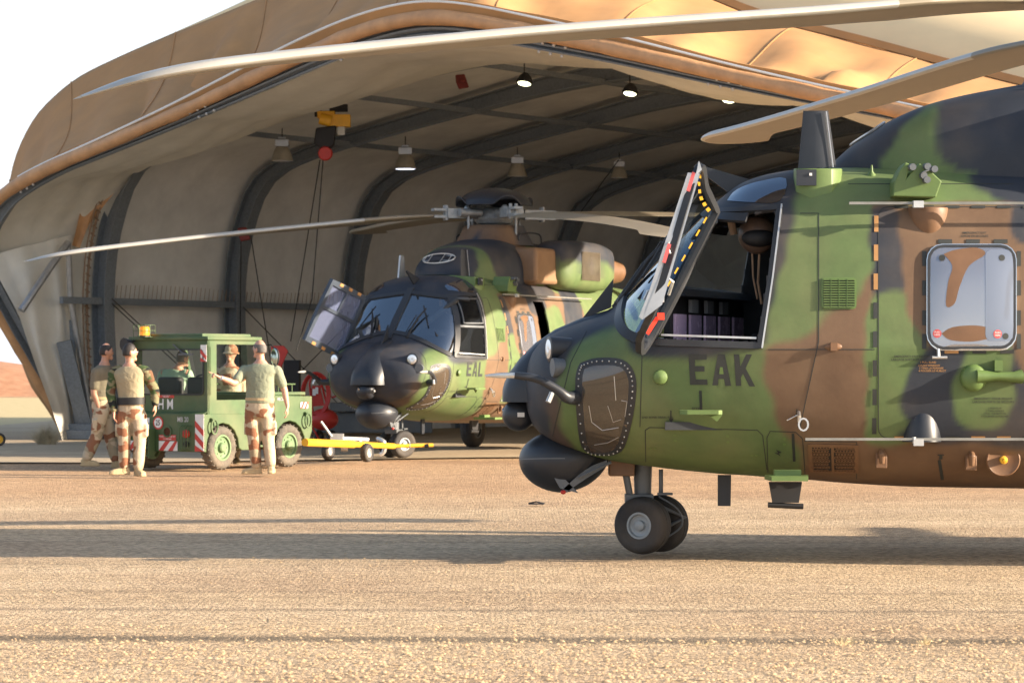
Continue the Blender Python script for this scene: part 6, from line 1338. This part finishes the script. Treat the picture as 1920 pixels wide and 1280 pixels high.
p3, j3, l3 = person('tall balding man seen from behind in grey green T-shirt, pointing left with his arm', Dp, (487, 891),
  dict(head=(487, 654), neck=(489, 679), shL=(459, 693, .05), shR=(519, 694, -.02), elL=(440, 718, -.12), wrL=(412, 707, -.28), elR=(533, 730, .0), wrR=(539, 762, -.06), waist=(488, 742), pelvis=(487, 768), hipL=(473, 776), hipR=(501, 776), knL=(476, 825, -.02), knR=(503, 824, .0), anL=(481, 876, .05), anR=(508, 875, .0), toeL=(470, 886, .05), toeR=(511, 886, .25)),
  (-.75, .55, 0), 'grey_shirt', 'desert', 'hair_grey', skin='skin2', handspec=(('L', P(392, 697, Dp - .35) - P(412, 707, Dp - .28), (0, .2, -1), .2, True), ('R', (-.0, -.1, -1), (-1, 0, 0), .5, False)), bald=1., glasses=True, fat=1.12, group='ground crew around the tow tractor')
g = G(); wc = j3['wrL'] * .88 + j3['elL'] * .12; dr = (j3['wrL'] - j3['elL']).normalized(); g.lathe([(.031, -.01), (.034, -.008), (.034, .008), (.031, .01)], wc, dr, 16); g.cyl(wc + V((0, -.033, 0)), wc + V((0, -.044, 0)), .02, n=14); g.build('wristwatch', M['steel'], p3, world=True)
Dp2 = EH * F / (893 - HY)
p2, j2, l2 = person('dark haired man from behind in camouflage sleeved combat shirt with wide black belt', Dp2, (247, 893),
  dict(head=(243, 660), neck=(243, 684), shL=(215, 698, .05), shR=(273, 698, -.02), elL=(207, 736, .0), wrL=(214, 770, -.08), elR=(290, 732, .02), wrR=(291, 758, -.05), waist=(246, 746), pelvis=(246, 772), hipL=(233, 780), hipR=(260, 780), knL=(233, 828), knR=(262, 828), anL=(233, 877), anR=(259, 880), toeL=(222, 886, -.02), toeR=(265, 890, -.1)),
  (.82, .45, 0), 'combat', 'desert', 'hair_dark', sleeve='long', handspec=(('L', (.0, -.1, -1), (1, 0, 0), .5, False), ('R', (.05, -.1, -1), (-1, 0, 0), .4, False)), belt=True, glasses=True, group='ground crew around the tow tractor')
Dp1 = EH * F / (877 - HY)
p1, j1, l1 = person('short haired man in grey brown T-shirt striding right at the far left', Dp1, (187, 877),
  dict(head=(199, 659), neck=(196, 682), shL=(180, 697, -.16), shR=(207, 695, .20), elL=(176, 736, -.18), wrL=(187, 768, -.15), elR=(226, 697, .45), wrR=(252, 690, .6), waist=(190, 740), pelvis=(192, 762), hipL=(189, 772, -.1), hipR=(195, 772, .1), knL=(181, 816, -.1), knR=(206, 818, .12), anL=(161, 862, -.1), anR=(218, 865, .12), toeL=(176, 872, -.1), toeR=(234, 874, .12)),
  (.93, .3, 0), 'brown_shirt', 'desert', 'hair_dark', handspec=(('L', (.15, -.05, -1), (.5, .8, 0), .5, False), ('R', (1, .2, 0), (0, 0, -1), .3, False)), bald=.7, group='ground crew around the tow tractor')
p4, j4, l4 = person('driver in pale green T-shirt seated inside the tractor cab, seen through its window', 41.75, (325, 735),
  dict(head=(342, 672), neck=(334, 691), shL=(306, 700, .1), shR=(352, 700, -.12), elL=(298, 726, .25), wrL=(318, 728, .45), elR=(362, 722, .05), wrR=(366, 714, .35), waist=(322, 735), pelvis=(322, 748), hipL=(312, 752), hipR=(332, 752), knL=(330, 752, .4), knR=(348, 752, .4), anL=(334, 790, .5), anR=(352, 790, .5), toeL=(338, 795, .7), toeR=(356, 795, .7)),
  (.7, .7, 0), 'mint_shirt', 'desert', 'hair_grey', skin='skin2', seated=True, bald=.0)
p5, j5, l5 = person('man in desert camouflage jacket and hat standing beyond the tractor cab', 43.0, (432, 871),
  dict(head=(433, 662), neck=(431, 684), shL=(412, 696, .05), shR=(452, 697, -.02), elL=(408, 728, .0), wrL=(414, 752, -.08), elR=(456, 728, .02), wrR=(452, 752, -.05), waist=(431, 738), pelvis=(431, 760), hipL=(421, 768), hipR=(442, 768), knL=(421, 812), knR=(442, 812), anL=(421, 858), anR=(442, 858), toeL=(419, 868, -.2), toeR=(446, 868, -.2)),
  (-.3, -.9, 0), 'desert', 'desert', 'hair_dark', sleeve='long', hat=True)
